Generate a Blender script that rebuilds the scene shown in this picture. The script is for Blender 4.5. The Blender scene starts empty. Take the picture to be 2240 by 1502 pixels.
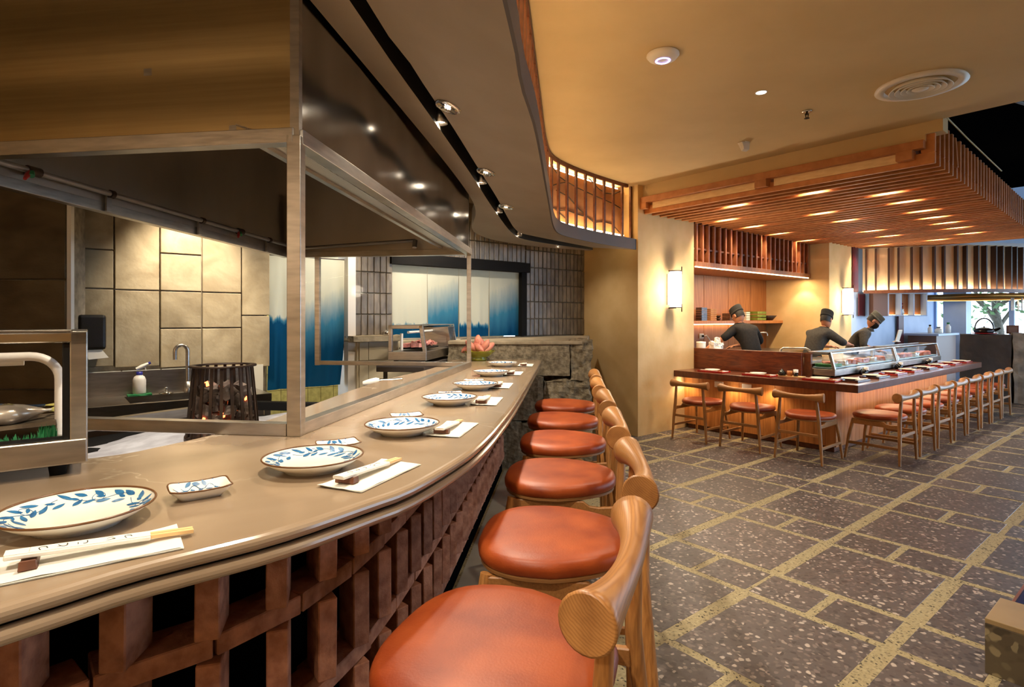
import bpy, bmesh, math, random
from mathutils import Vector, Matrix, noise
random.seed(7)
sc = bpy.context.scene
col = sc.collection
PI = math.pi
def C(r, g, b):
    f = lambda c: (c/12.92 if c <= .04045 else ((c+.055)/1.055)**2.4)
    return (f(r/255), f(g/255), f(b/255), 1)

# ---------------------------------------------------------------- camera, world, exposure
F, U0, V0, H = 1240.0, 1120.0, 697.0, 1.45      # focal length (px), principal column, horizon row, eye height (m)
cam = bpy.data.objects.new('camera', bpy.data.cameras.new('camera'))
col.objects.link(cam)
cam.location = (0, 0, H); cam.rotation_euler = (PI/2, 0, 0)
cam.data.sensor_width = 36; cam.data.lens = 36*F/2240; cam.data.shift_y = -54/2240
cam.data.clip_start = .05; cam.data.clip_end = 200
sc.camera = cam
sc.view_settings.view_transform = 'Standard'; sc.view_settings.look = 'None'
sc.view_settings.gamma = 1; sc.view_settings.use_curve_mapping = False
sc.view_settings.exposure = 1.0
w = bpy.data.worlds.new('sky'); sc.world = w; w.use_nodes = True
bg = w.node_tree.nodes['Background']
bg.inputs[0].default_value = (.62, .80, 1.0, 1); bg.inputs[1].default_value = 4.5
sc.cycles.max_bounces = 8; sc.cycles.transparent_max_bounces = 12
sc.cycles.sample_clamp_indirect = 6
sc.cycles.caustics_reflective = False; sc.cycles.caustics_refractive = False

# ---------------------------------------------------------------- survey helpers
def pz(u, v, z):
    Y = (H-z)*F/(v-V0); return Vector(((u-U0)/F*Y, Y, z))
AX = Vector((-.6297, .7769, 0)); BX = Vector((.7769, .6297, 0)); C0 = Vector((3.50, 5.733, 0))
def R(a, b, z=0): return C0 + AX*a + BX*b + Vector((0, 0, z))     # frame of the sushi bar: a towards its wall, b along its long side
W0 = Vector((-1.546, 5.635, 0)); WN = Vector((.6297, -.7769, 0))
def Wl(t, n=0, z=0): return W0 + BX*t + WN*n + Vector((0, 0, z))  # frame of the kitchen back wall
def tw(u):
    r = (u-U0)/F; return (r*5.635+1.546)/(.7769-.6297*r)
ANG_A = math.atan2(AX.y, AX.x); ANG_B = math.atan2(BX.y, BX.x)

# ---------------------------------------------------------------- mesh building
ROOT = {}
class MB:
    def __init__(s): s.v = []; s.f = []; s.s = []
    def add(s, vs, fs, sm=False):
        n = len(s.v); s.v += [Vector(p) for p in vs]
        for f in fs: s.f.append([i+n for i in f]); s.s.append(sm)
        return s
    def boxm(s, M, sx, sy, sz):
        vs = [M @ Vector((x*sx/2, y*sy/2, z*sz/2)) for x in (-1, 1) for y in (-1, 1) for z in (-1, 1)]
        return s.add(vs, [(0,1,3,2),(4,6,7,5),(0,4,5,1),(2,3,7,6),(0,2,6,4),(1,5,7,3)])
    def box(s, c, sz, rz=0, rx=0, ry=0):
        M = Matrix.Translation(Vector(c)) @ Matrix.Rotation(rz, 4, 'Z') @ Matrix.Rotation(ry, 4, 'Y') @ Matrix.Rotation(rx, 4, 'X')
        return s.boxm(M, *sz)
    def bar(s, p, q, wd, ht, up=(0, 0, 1)):
        p = Vector(p); q = Vector(q); d = (q-p); L = d.length; d.normalize(); up = Vector(up)
        x = d.cross(up)
        if x.length < 1e-4: x = d.cross(Vector((0, 1, 0)))
        x.normalize(); u = x.cross(d)
        vs = [c + x*(i*wd/2) + u*(j*ht/2) for c in (p, q) for i, j in ((-1,-1),(1,-1),(1,1),(-1,1))]
        return s.add(vs, [(0,1,2,3),(7,6,5,4),(0,4,5,1),(1,5,6,2),(2,6,7,3),(3,7,4,0)])
    def tube(s, pts, r, n=10, caps=True, sq=1.0):
        pts = [Vector(p) for p in pts]
        rs = r if isinstance(r, (list, tuple)) else [r]*len(pts)
        d0 = (pts[1]-pts[0]).normalized()
        x = d0.cross(Vector((0, 0, 1)))
        if x.length < 1e-3: x = d0.cross(Vector((0, 1, 0)))
        x.normalize(); rings = []
        for i, p in enumerate(pts):
            a = pts[max(0, i-1)]; b = pts[min(len(pts)-1, i+1)]; d = (b-a).normalized()
            x = (x - d*x.dot(d)).normalized(); y = d.cross(x)
            rings.append([p + (x*math.cos(2*PI*k/n) + y*math.sin(2*PI*k/n)*sq)*rs[i] for k in range(n)])
        return s.loft(rings, True, caps)
    def loft(s, rings, closed=True, caps=True, sm=True):
        n = len(rings[0]); vs = [p for r in rings for p in r]; fs = []
        for i in range(len(rings)-1):
            for k in range(n if closed else n-1):
                k2 = (k+1) % n
                fs.append((i*n+k, i*n+k2, (i+1)*n+k2, (i+1)*n+k))
        s.add(vs, fs, sm)
        if caps:
            s.add(rings[0], [tuple(range(n-1, -1, -1))]); s.add(rings[-1], [tuple(range(n))])
        return s
    def lathe(s, prof, c=(0, 0, 0), n=24, sm=True):
        c = Vector(c)
        rings = [[c + Vector((max(r, 1e-5)*math.cos(2*PI*k/n), max(r, 1e-5)*math.sin(2*PI*k/n), z)) for k in range(n)] for r, z in prof]
        return s.loft(rings, True, False, sm)
    def prism(s, poly, z0, z1):
        n = len(poly); b = [Vector((p[0], p[1], z0)) for p in poly]; t = [Vector((p[0], p[1], z1)) for p in poly]
        return s.add(b+t, [tuple(range(n-1, -1, -1)), tuple(range(n, 2*n))] + [(i, (i+1) % n, n+(i+1) % n, n+i) for i in range(n)])
    def sph(s, c, r, n=12, m=8, sc_=(1, 1, 1), M=None):
        prof = [(math.sin(PI*i/m)*r, -math.cos(PI*i/m)*r) for i in range(m+1)]
        k = len(s.v); s.lathe(prof, (0, 0, 0), n)
        for i in range(k, len(s.v)):
            p = s.v[i]; p = Vector((p.x*sc_[0], p.y*sc_[1], p.z*sc_[2]))
            if M is not None: p = M @ p
            s.v[i] = p + Vector(c)
        return s
    def rough(s, c, sz, rz=0, div=10, amp=.02, fr=6, seed=0):
        # box with lumpy hewn faces
        bm = bmesh.new(); bmesh.ops.create_cube(bm, size=1)
        bmesh.ops.subdivide_edges(bm, edges=bm.edges[:], cuts=div, use_grid_fill=True)
        M = Matrix.Translation(Vector(c)) @ Matrix.Rotation(rz, 4, 'Z'); vs = []
        bm.verts.ensure_lookup_table()
        for v in bm.verts:
            p = Vector((v.co.x*sz[0], v.co.y*sz[1], v.co.z*sz[2]))
            nn = v.normal; d = noise.noise((p + Vector((seed*3.1, seed, 0)))*fr)*amp + noise.noise((p+Vector((seed, 7, 1)))*fr*3)*amp*.5
            vs.append(M @ (p + nn*d))
        bm.verts.index_update()
        s.add(vs, [[v.index for v in f.verts] for f in bm.faces]); bm.free(); return s
    def build(s, name, mat, parent=None, bevel=0, world=False, seg=2, kind=None):
        me = bpy.data.meshes.new(name)
        vs = s.v
        if world and parent is not None and parent.name in ROOT:
            Mi = ROOT[parent.name].inverted(); vs = [Mi @ p for p in vs]
        me.from_pydata([tuple(p) for p in vs], [], s.f)
        me.polygons.foreach_set('use_smooth', s.s); me.materials.append(mat)
        bm = bmesh.new(); bm.from_mesh(me); bmesh.ops.recalc_face_normals(bm, faces=bm.faces[:]); bm.to_mesh(me); bm.free()
        return link(name, me, parent, bevel, seg, kind)
def link(name, me, parent=None, bevel=0, seg=2, kind=None):
    o = bpy.data.objects.new(name, me); col.objects.link(o)
    if parent is not None:
        o.parent = parent
        if parent.name in ROOT: ROOT[o.name] = ROOT[parent.name]
    if bevel:
        m = o.modifiers.new('edge', 'BEVEL'); m.width = bevel; m.segments = seg; m.limit_method = 'ANGLE'; m.angle_limit = .6
        m.harden_normals = False
    if kind: o['kind'] = kind
    return o
def thing(name, label, cat, loc=(0, 0, 0), rz=0, group=None):
    o = bpy.data.objects.new(name, None); col.objects.link(o); o.empty_display_size = .1
    o.location = loc; o.rotation_euler = (0, 0, rz); o['label'] = label; o['category'] = cat
    if group: o['group'] = group
    ROOT[o.name] = Matrix.Translation(Vector(loc)) @ Matrix.Rotation(rz, 4, 'Z')
    return o
def tag(o, label, cat, group=None):
    o['label'] = label; o['category'] = cat
    if group: o['group'] = group
    return o
def struct(o): o['kind'] = 'structure'; return o
def dup(root, loc, rz, label, group=None):
    r = root.copy(); col.objects.link(r); r.location = loc; r.rotation_euler = (0, 0, rz); r['label'] = label
    if group: r['group'] = group
    for ch in list(root.children):
        c = ch.copy(); col.objects.link(c); c.parent = r
        for g in list(ch.children):
            d = g.copy(); col.objects.link(d); d.parent = c
    return r
def smooth_curve(pts, n):
    P = [Vector(p) for p in pts]; P = [P[0]*2-P[1]] + P + [P[-1]*2-P[-2]]; out = []
    for i in range(1, len(P)-2):
        for k in range(12):
            t = k/12; a, b, c, d = P[i-1:i+3]
            out.append(.5*((2*b) + (c-a)*t + (2*a-5*b+4*c-d)*t*t + (3*b-a-3*c+d)*t**3))
    out.append(P[-2]); return resample(out, n)
def resample(pts, n):
    L = [0]
    for i in range(1, len(pts)): L.append(L[-1] + (pts[i]-pts[i-1]).length)
    out = []; j = 0
    for k in range(n):
        d = L[-1]*k/(n-1)
        while j < len(pts)-2 and L[j+1] < d: j += 1
        t = (d-L[j])/max(L[j+1]-L[j], 1e-9); out.append(pts[j].lerp(pts[j+1], min(1, max(0, t))))
    return out
def normals2d(pts):
    out = []
    for i in range(len(pts)):
        d = pts[min(i+1, len(pts)-1)] - pts[max(i-1, 0)]; d.z = 0; d.normalize(); out.append(Vector((d.y, -d.x, 0)))
    return out     # to the right of the direction of travel
def light(name, kind, loc, power, color=(1, .78, .5), rot=None, parent=None, **kw):
    l = bpy.data.lights.new(name, kind); l.energy = power; l.color = color
    for k, v in kw.items(): setattr(l, k, v)
    o = bpy.data.objects.new(name, l); col.objects.link(o); o.location = loc
    if rot: o.rotation_euler = rot
    if parent: o.parent = parent
    return o
WARM = (1, .70, .38); WARM2 = (1, .80, .55); NEUT = (1, .86, .66)

# ---------------------------------------------------------------- materials
def mat(name, c1, c2=None, rough=.5, metal=0, ns=6, st=(1, 1, 1), detail=4, lo=.35, hi=.65, bump=0, bs=None, bd=.01, nd=3, rnd=False, spec=.5, rr=0, coat=0, dist=0):
    m = bpy.data.materials.new(name); m.use_nodes = True; nt = m.node_tree; b = nt.nodes['Principled BSDF']
    b.inputs['Roughness'].default_value = rough; b.inputs['Metallic'].default_value = metal
    b.inputs['Base Color'].default_value = c1; b.inputs['Specular IOR Level'].default_value = spec
    if coat: b.inputs['Coat Weight'].default_value = coat; b.inputs['Coat Roughness'].default_value = .1
    if c2 is None and not bump: return m
    N = nt.nodes.new; Lk = nt.links.new
    tc = N('ShaderNodeTexCoord'); mp = N('ShaderNodeMapping'); mp.inputs['Scale'].default_value = st
    src = tc.outputs['Object']
    if rnd:
        oi = N('ShaderNodeObjectInfo'); ad = N('ShaderNodeVectorMath'); ad.operation = 'MULTIPLY_ADD'
        ad.inputs[1].default_value = (1, 1, 1); cx = N('ShaderNodeCombineXYZ'); ml = N('ShaderNodeMath'); ml.operation = 'MULTIPLY'; ml.inputs[1].default_value = 37
        Lk(oi.outputs['Random'], ml.inputs[0]); Lk(ml.outputs[0], cx.inputs[0]); Lk(ml.outputs[0], cx.inputs[1])
        Lk(src, ad.inputs[0]); Lk(cx.outputs[0], ad.inputs[2]); src = ad.outputs[0]
    Lk(src, mp.inputs['Vector'])
    nz = N('ShaderNodeTexNoise'); nz.inputs['Scale'].default_value = ns; nz.inputs['Detail'].default_value = detail
    nz.inputs['Distortion'].default_value = dist
    Lk(mp.outputs[0], nz.inputs['Vector'])
    if c2 is not None:
        cr = N('ShaderNodeValToRGB'); cr.color_ramp.elements[0].position = lo; cr.color_ramp.elements[1].position = hi
        cr.color_ramp.elements[0].color = c1; cr.color_ramp.elements[1].color = c2
        Lk(nz.outputs['Fac'], cr.inputs[0]); colr = cr.outputs[0]
        if rnd:
            hs = N('ShaderNodeHueSaturation'); mr = N('ShaderNodeMapRange'); mr.inputs[3].default_value = .8; mr.inputs[4].default_value = 1.15
            Lk(oi.outputs['Random'], mr.inputs[0]); Lk(mr.outputs[0], hs.inputs['Value']); Lk(colr, hs.inputs['Color']); colr = hs.outputs[0]
        Lk(colr, b.inputs['Base Color'])
    if rr:
        mr2 = N('ShaderNodeMapRange'); mr2.inputs[3].default_value = rough-rr; mr2.inputs[4].default_value = rough+rr
        Lk(nz.outputs['Fac'], mr2.inputs[0]); Lk(mr2.outputs[0], b.inputs['Roughness'])
    if bump:
        bn = N('ShaderNodeBump'); bn.inputs['Strength'].default_value = bump; bn.inputs['Distance'].default_value = bd
        h = nz.outputs['Fac']
        if bs:
            n2 = N('ShaderNodeTexNoise'); n2.inputs['Scale'].default_value = bs; n2.inputs['Detail'].default_value = nd; Lk(mp.outputs[0], n2.inputs['Vector']); h = n2.outputs['Fac']
        Lk(h, bn.inputs['Height']); Lk(bn.outputs[0], b.inputs['Normal'])
    return m
def emit(name, c, s):
    m = bpy.data.materials.new(name); m.use_nodes = True; b = m.node_tree.nodes['Principled BSDF']
    b.inputs['Base Color'].default_value = c; b.inputs['Emission Color'].default_value = c; b.inputs['Emission Strength'].default_value = s
    return m
def glassmat(name, tint=(1, 1, 1, 1), refl=.03):
    m = bpy.data.materials.new(name); m.use_nodes = True; nt = m.node_tree; nt.nodes.remove(nt.nodes['Principled BSDF'])
    N = nt.nodes.new; out = nt.nodes['Material Output']
    t = N('ShaderNodeBsdfTransparent'); t.inputs[0].default_value = tint
    g = N('ShaderNodeBsdfGlossy'); g.inputs['Roughness'].default_value = .02
    fr = N('ShaderNodeFresnel'); fr.inputs[0].default_value = 1.45
    mm = N('ShaderNodeMath'); mm.operation = 'MULTIPLY'; mm.inputs[1].default_value = refl
    mx = N('ShaderNodeMixShader'); L = nt.links.new
    L(fr.outputs[0], mm.inputs[0]); L(mm.outputs[0], mx.inputs[0]); L(t.outputs[0], mx.inputs[1]); L(g.outputs[0], mx.inputs[2]); L(mx.outputs[0], out.inputs[0])
    return m
def terrazzo(name, base, base2, chips, sc1=38, rough=.35, rnd=True, spec=.5):
    m = bpy.data.materials.new(name); m.use_nodes = True; nt = m.node_tree; b = nt.nodes['Principled BSDF']; N = nt.nodes.new; L = nt.links.new
    tc = N('ShaderNodeTexCoord'); src = tc.outputs['Object']
    oi = N('ShaderNodeObjectInfo'); ml = N('ShaderNodeMath'); ml.operation = 'MULTIPLY'; ml.inputs[1].default_value = 53
    L(oi.outputs['Random'], ml.inputs[0]); cx = N('ShaderNodeCombineXYZ')
    for i in range(3): L(ml.outputs[0], cx.inputs[i])
    ad = N('ShaderNodeVectorMath'); L(src, ad.inputs[0]); L(cx.outputs[0], ad.inputs[1])
    wn = N('ShaderNodeTexNoise'); wn.inputs['Scale'].default_value = 14; L(ad.outputs[0], wn.inputs['Vector'])
    mixv = N('ShaderNodeVectorMath'); mixv.operation = 'MULTIPLY_ADD'; mixv.inputs[1].default_value = (.05, .05, .05)
    L(wn.outputs['Color'], mixv.inputs[0]); L(ad.outputs[0], mixv.inputs[2])
    vor = N('ShaderNodeTexVoronoi'); vor.inputs['Scale'].default_value = sc1; L(mixv.outputs[0], vor.inputs['Vector'])
    sep = N('ShaderNodeSeparateColor'); L(vor.outputs['Color'], sep.inputs[0])
    cr = N('ShaderNodeValToRGB'); e = cr.color_ramp.elements; e[0].position = 0; e[0].color = base; e[1].position = .45; e[1].color = base2
    for p, c in chips: q = e.new(p); q.color = c
    L(sep.outputs[0], cr.inputs[0])
    d2 = N('ShaderNodeMapRange'); d2.inputs[1].default_value = .42; d2.inputs[2].default_value = .58; L(vor.outputs['Distance'], d2.inputs[0])
    mx = N('ShaderNodeMix'); mx.data_type = 'RGBA'; mx.inputs[7].default_value = base2
    L(d2.outputs[0], mx.inputs[0]); L(cr.outputs[0], mx.inputs[6])
    hs = N('ShaderNodeHueSaturation'); mr = N('ShaderNodeMapRange'); mr.inputs[3].default_value = .85; mr.inputs[4].default_value = 1.15
    L(oi.outputs['Random'], mr.inputs[0]); L(mr.outputs[0], hs.inputs['Value']); L(mx.outputs[2], hs.inputs['Color'])
    L(hs.outputs[0], b.inputs['Base Color']); b.inputs['Roughness'].default_value = rough; b.inputs['Specular IOR Level'].default_value = spec
    return m
def noren_mat(name, ztop, zline, zfade, diag=0, x0=0, cloth=C(214, 214, 200), axis=BX):
    # indigo dip dye on undyed cloth: a ragged dye line, deeper colour below it
    m = bpy.data.materials.new(name); m.use_nodes = True; nt = m.node_tree; b = nt.nodes['Principled BSDF']; N = nt.nodes.new; L = nt.links.new
    tc = N('ShaderNodeTexCoord'); sp = N('ShaderNodeSeparateXYZ'); L(tc.outputs['Object'], sp.inputs[0])
    nz = N('ShaderNodeTexNoise'); nz.inputs['Scale'].default_value = 9; nz.inputs['Detail'].default_value = 6
    mp = N('ShaderNodeMapping'); mp.inputs['Scale'].default_value = (3, 3, .5); L(tc.outputs['Object'], mp.inputs[0]); L(mp.outputs[0], nz.inputs['Vector'])
    a = N('ShaderNodeMath'); a.operation = 'MULTIPLY_ADD'; a.inputs[1].default_value = .16; L(nz.outputs['Fac'], a.inputs[0]); L(sp.outputs['Z'], a.inputs[2])
    dg = N('ShaderNodeMath'); dg.operation = 'MULTIPLY_ADD'; dg.inputs[1].default_value = -diag; L(sp.outputs['X'], dg.inputs[0]); L(a.outputs[0], dg.inputs[2])
    mr = N('ShaderNodeMapRange'); mr.inputs[1].default_value = zline+.08+zfade; mr.inputs[2].default_value = zline+.08; L(dg.outputs[0], mr.inputs[0])
    cr = N('ShaderNodeValToRGB'); e = cr.color_ramp.elements; e[0].color = cloth; e[1].color = C(14, 84, 128); q = e.new(.55); q.color = C(70, 140, 172)
    L(mr.outputs[0], cr.inputs[0]); L(cr.outputs[0], b.inputs['Base Color']); b.inputs['Roughness'].default_value = .9; b.inputs['Specular IOR Level'].default_value = .1
    tr = N('ShaderNodeBsdfTranslucent'); L(cr.outputs[0], tr.inputs[0]); mx = N('ShaderNodeMixShader'); mx.inputs[0].default_value = .35
    L(b.outputs[0], mx.inputs[1]); L(tr.outputs[0], mx.inputs[2]); L(mx.outputs[0], nt.nodes['Material Output'].inputs[0])
    return m
M = {}
M['plaster'] = mat('cream_plaster', C(222, 192, 142), C(210, 178, 126), .75, ns=3, bump=.12, bs=24, spec=.2)
M['ceil'] = mat('cream_ceiling', C(214, 188, 144), C(206, 180, 136), .7, ns=2, spec=.2)
M['black'] = mat('matt_black', C(18, 17, 17), rough=.8, spec=.2)
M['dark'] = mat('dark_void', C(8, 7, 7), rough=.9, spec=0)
M['soffit'] = mat('grey_soffit', C(158, 142, 124), C(150, 134, 116), .6, ns=3, spec=.3)
M['fascia'] = mat('dark_fascia', C(74, 66, 64), rough=.55)
M['steel'] = mat('brushed_steel', C(176, 172, 166), C(158, 154, 148), .16, 1, ns=3, st=(1.8, 1.8, .6), detail=1, bump=1, bs=1.0, bd=.05, nd=0, rr=.02)
M['steelin'] = mat('inner_hood_steel', C(190, 180, 168), C(172, 162, 150), .36, 1, ns=2, st=(1, 1, .5), bump=1, bs=.9, bd=.03, nd=0)
M['steel2'] = mat('satin_steel', C(186, 180, 172), C(166, 160, 152), .3, 1, ns=8, st=(1, 1, 6), bump=.05)
M['steelf'] = mat('hood_front_steel', C(176, 154, 110), C(166, 144, 102), .3, 1, ns=4, st=(.5, .5, 20), bump=1, bs=.25, bd=.02, nd=0)
M['chrome'] = mat('chrome', C(215, 212, 206), rough=.08, metal=1)
M['iron'] = mat('rusty_iron', C(70, 52, 38), C(44, 34, 28), .55, .7, ns=12)
M['wood'] = mat('ash_wood', C(172, 120, 68), C(134, 88, 46), .42, ns=6, st=(2, 26, 26), lo=.25, hi=.78, detail=5, rnd=True, dist=.6)
M['woodv'] = mat('ash_wood_upright', C(182, 128, 72), C(142, 94, 50), .42, ns=6, st=(20, 20, 1.4), detail=5, rnd=True, dist=.4)
M['slat'] = mat('reddish_slat_wood', C(200, 132, 78), C(182, 114, 64), .5, ns=4, st=(3, 3, 3), rnd=True)
M['slatd'] = mat('dark_slat_wood', C(112, 62, 34), C(88, 46, 24), .5, ns=6, st=(4, 4, 4))
M['panelw'] = mat('niche_veneer', C(176, 112, 58), C(152, 90, 42), .45, ns=4, st=(10, 10, .8), rnd=True)
M['basew'] = mat('bar_base_veneer', C(196, 132, 74), C(166, 104, 52), .42, ns=4, st=(9, 9, .6), detail=6)
M['redwood'] = mat('dark_red_wood', C(112, 54, 26), C(78, 34, 18), .3, ns=4, st=(1.2, 1.2, 7), detail=6, dist=1.2, coat=.2)
M['top'] = mat('dark_counter_wood', C(104, 56, 34), C(82, 42, 26), .28, ns=4, st=(1, 6, 1), coat=.3)
M['leather'] = mat('orange_leather', C(164, 76, 32), C(132, 52, 19), .42, ns=7, detail=6, bump=.06, bs=180, rnd=True, spec=.35)
M['ply'] = mat('plywood_edge', C(170, 122, 72), C(120, 82, 46), .5, ns=3, st=(1, 1, 160))
M['stonetop'] = mat('taupe_stone_top', C(148, 128, 106), C(134, 114, 92), .2, ns=2.5, detail=8, lo=.3, hi=.7, dist=1.0, coat=.12)
M['brick'] = mat('red_brown_brick', C(178, 124, 98), C(140, 92, 72), .85, ns=22, detail=8, bump=.35, bs=70, rnd=True, spec=.2)
M['concrete'] = mat('stone_panel', C(190, 174, 144), C(132, 116, 90), .75, ns=3.2, detail=12, dist=.8, lo=.28, hi=.75, bump=.25, bs=26, rnd=True, spec=.2)
M['darkstone'] = mat('dark_travertine', C(104, 88, 66), C(78, 64, 46), .75, ns=3, detail=9, st=(1, 1, 2), bump=.3, bs=30, rnd=True, spec=.2)
M['tile'] = mat('glazed_grey_brick', C(128, 116, 100), C(92, 82, 70), .38, ns=7, st=(3, 3, 1), detail=7, bump=.2, rnd=True)
M['grout'] = mat('pale_mortar', C(150, 138, 118), C(120, 108, 92), .9, ns=20)
M['granite'] = mat('hewn_granite', C(132, 120, 100), C(92, 82, 66), .9, ns=30, detail=8, bump=.6, bs=60, spec=.2)
M['terrazzo'] = terrazzo('terrazzo_paver', C(50, 46, 47), C(76, 70, 71), [(.5, C(88, 80, 79)), (.62, C(108, 98, 96)), (.76, C(66, 60, 60)), (.86, C(132, 122, 116)), (.95, C(166, 156, 148))], 46, .46)
M['groutf'] = terrazzo('yellow_grout', C(118, 108, 80), C(144, 132, 100), [(.55, C(160, 148, 116)), (.68, C(84, 74, 54)), (.8, C(158, 146, 114)), (.92, C(46, 40, 28))], 85, .7)
M['plinthst'] = terrazzo('dark_conglomerate', C(62, 54, 42), C(84, 74, 58), [(.7, C(100, 90, 70)), (.92, C(140, 128, 100))], 26, .5)
M['smoothfloor'] = mat('grey_screed', C(168, 162, 148), C(156, 150, 136), .6, ns=3)
M['white'] = mat('white_glaze', C(232, 228, 214), rough=.15, coat=.4)
M['blue'] = mat('cobalt_glaze', C(52, 112, 158), C(36, 84, 132), .2, ns=60)
M['brownrim'] = mat('brown_glaze_rim', C(98, 62, 30), rough=.3)
M['paper'] = mat('white_paper', C(222, 218, 208), rough=.8, spec=.2)
M['ink'] = mat('black_ink', C(40, 38, 38), rough=.7)
M['inkfaint'] = mat('faint_ink', C(176, 170, 160), rough=.7)
M['restwood'] = mat('walnut_rest', C(112, 66, 42), C(86, 48, 30), .5, ns=30)
M['bamboo'] = mat('pale_bamboo', C(222, 184, 128), rough=.5)
M['glass'] = glassmat('clear_glass'); M['gglass'] = glassmat('antireflective_glass', (1, 1, 1, 1), .004); M['glasst'] = glassmat('clear_window_glass', (.96, .98, 1, 1), .03)
M['whitep'] = mat('white_plastic', C(228, 222, 214), rough=.4)
M['ash'] = mat('white_ash', C(196, 194, 196), C(160, 156, 158), .95, ns=8, bump=.6, bs=14, spec=.1)
M['char'] = mat('charcoal', C(120, 104, 92), C(52, 42, 38), .95, ns=12, bump=.6, rnd=True, spec=.1)
M['ember'] = emit('ember', (1, .12, .03, 1), 6)
M['tray'] = mat('red_lacquer', C(168, 32, 30), rough=.25, coat=.4); M['trayb'] = mat('dark_lacquer', C(58, 18, 18), rough=.25, coat=.4)
M['blackm'] = mat('satin_black', C(16, 15, 15), rough=.5, spec=.3); M['blackgl'] = mat('black_glaze', C(20, 19, 19), rough=.15)
M['greenp'] = mat('green_plastic', C(24, 110, 60), rough=.5)
M['cloth'] = mat('black_jacket', C(34, 32, 33), C(26, 25, 26), .85, ns=40, spec=.2)
M['clothg'] = mat('grey_jacket', C(66, 64, 62), C(56, 54, 52), .85, ns=40, spec=.2)
M['cap'] = mat('grey_cap', C(92, 92, 86), C(78, 78, 74), .9, ns=30, spec=.2); M['capd'] = mat('dark_cap', C(48, 48, 48), rough=.9, spec=.2)
M['skin'] = mat('skin', C(186, 128, 96), rough=.5); M['hair'] = mat('black_hair', C(20, 17, 16), rough=.6)
def ringwood():
    m = mat('ring_grained_ash', C(178, 126, 72), C(150, 102, 56), .4, ns=3, st=(1, 6, 6), rnd=True); nt = m.node_tree; b = nt.nodes['Principled BSDF']; N = nt.nodes.new; L = nt.links.new
    base = b.inputs['Base Color'].links[0].from_socket
    tc = N('ShaderNodeTexCoord'); mp = N('ShaderNodeMapping'); mp.inputs['Location'].default_value = (0, .31, -1.10); mp.inputs['Scale'].default_value = (.16, 1, 1)
    wv = N('ShaderNodeTexWave'); wv.wave_type = 'RINGS'; wv.rings_direction = 'X'; wv.inputs['Scale'].default_value = 62; wv.inputs['Distortion'].default_value = 6; wv.inputs['Detail'].default_value = 2; wv.inputs['Detail Scale'].default_value = .6
    L(tc.outputs['Object'], mp.inputs[0]); L(mp.outputs[0], wv.inputs['Vector'])
    cr = N('ShaderNodeValToRGB'); cr.color_ramp.elements[0].color = (.78, .72, .66, 1); cr.color_ramp.elements[1].color = (1, 1, 1, 1); cr.color_ramp.elements[1].position = .7
    L(wv.outputs['Fac'], cr.inputs[0]); mx = N('ShaderNodeMix'); mx.data_type = 'RGBA'; mx.blend_type = 'MULTIPLY'; mx.inputs[0].default_value = 1
    L(base, mx.inputs[6]); L(cr.outputs[0], mx.inputs[7]); L(mx.outputs[2], b.inputs['Base Color']); return m
M['ringwood'] = ringwood()
def veins(m):
    nt = m.node_tree; b = nt.nodes['Principled BSDF']; N = nt.nodes.new; L = nt.links.new; base = b.inputs['Base Color'].links[0].from_socket
    tc = N('ShaderNodeTexCoord'); nz = N('ShaderNodeTexNoise'); nz.inputs['Scale'].default_value = 1.3; nz.inputs['Detail'].default_value = 5; nz.inputs['Distortion'].default_value = 1.2; L(tc.outputs['Object'], nz.inputs['Vector'])
    s_ = N('ShaderNodeMath'); s_.operation = 'SUBTRACT'; s_.inputs[1].default_value = .5; L(nz.outputs['Fac'], s_.inputs[0]); a = N('ShaderNodeMath'); a.operation = 'ABSOLUTE'; L(s_.outputs[0], a.inputs[0])
    mr = N('ShaderNodeMapRange'); mr.inputs[1].default_value = 0; mr.inputs[2].default_value = .006; mr.inputs[3].default_value = .55; mr.inputs[4].default_value = 0; L(a.outputs[0], mr.inputs[0])
    n2 = N('ShaderNodeTexNoise'); n2.inputs['Scale'].default_value = 2.2; L(tc.outputs['Object'], n2.inputs['Vector']); m2 = N('ShaderNodeMapRange'); m2.inputs[1].default_value = .5; m2.inputs[2].default_value = .65; L(n2.outputs['Fac'], m2.inputs[0])
    mu = N('ShaderNodeMath'); mu.operation = 'MULTIPLY'; L(mr.outputs[0], mu.inputs[0]); L(m2.outputs[0], mu.inputs[1])
    mx = N('ShaderNodeMix'); mx.data_type = 'RGBA'; mx.inputs[7].default_value = C(214, 200, 178); L(mu.outputs[0], mx.inputs[0]); L(base, mx.inputs[6]); L(mx.outputs[2], b.inputs['Base Color'])
veins(M['stonetop'])
M['slot'] = mat('dark_slot', C(46, 42, 38), rough=.6, spec=.2)
M['led'] = emit('warm_led', (1, .72, .36, 1), 7); M['ledw'] = emit('downlight_lens', (1, .80, .52, 1), 14)
M['sconce'] = emit('sconce_shade', (1, .93, .85, 1), 3)
M['potato'] = mat('sweet_potato_skin', C(168, 92, 78), C(190, 122, 98), .6, ns=14, rnd=True)
M['olive'] = mat('olive_glaze', C(150, 150, 40), C(122, 124, 26), .25, ns=14, coat=.3)
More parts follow.
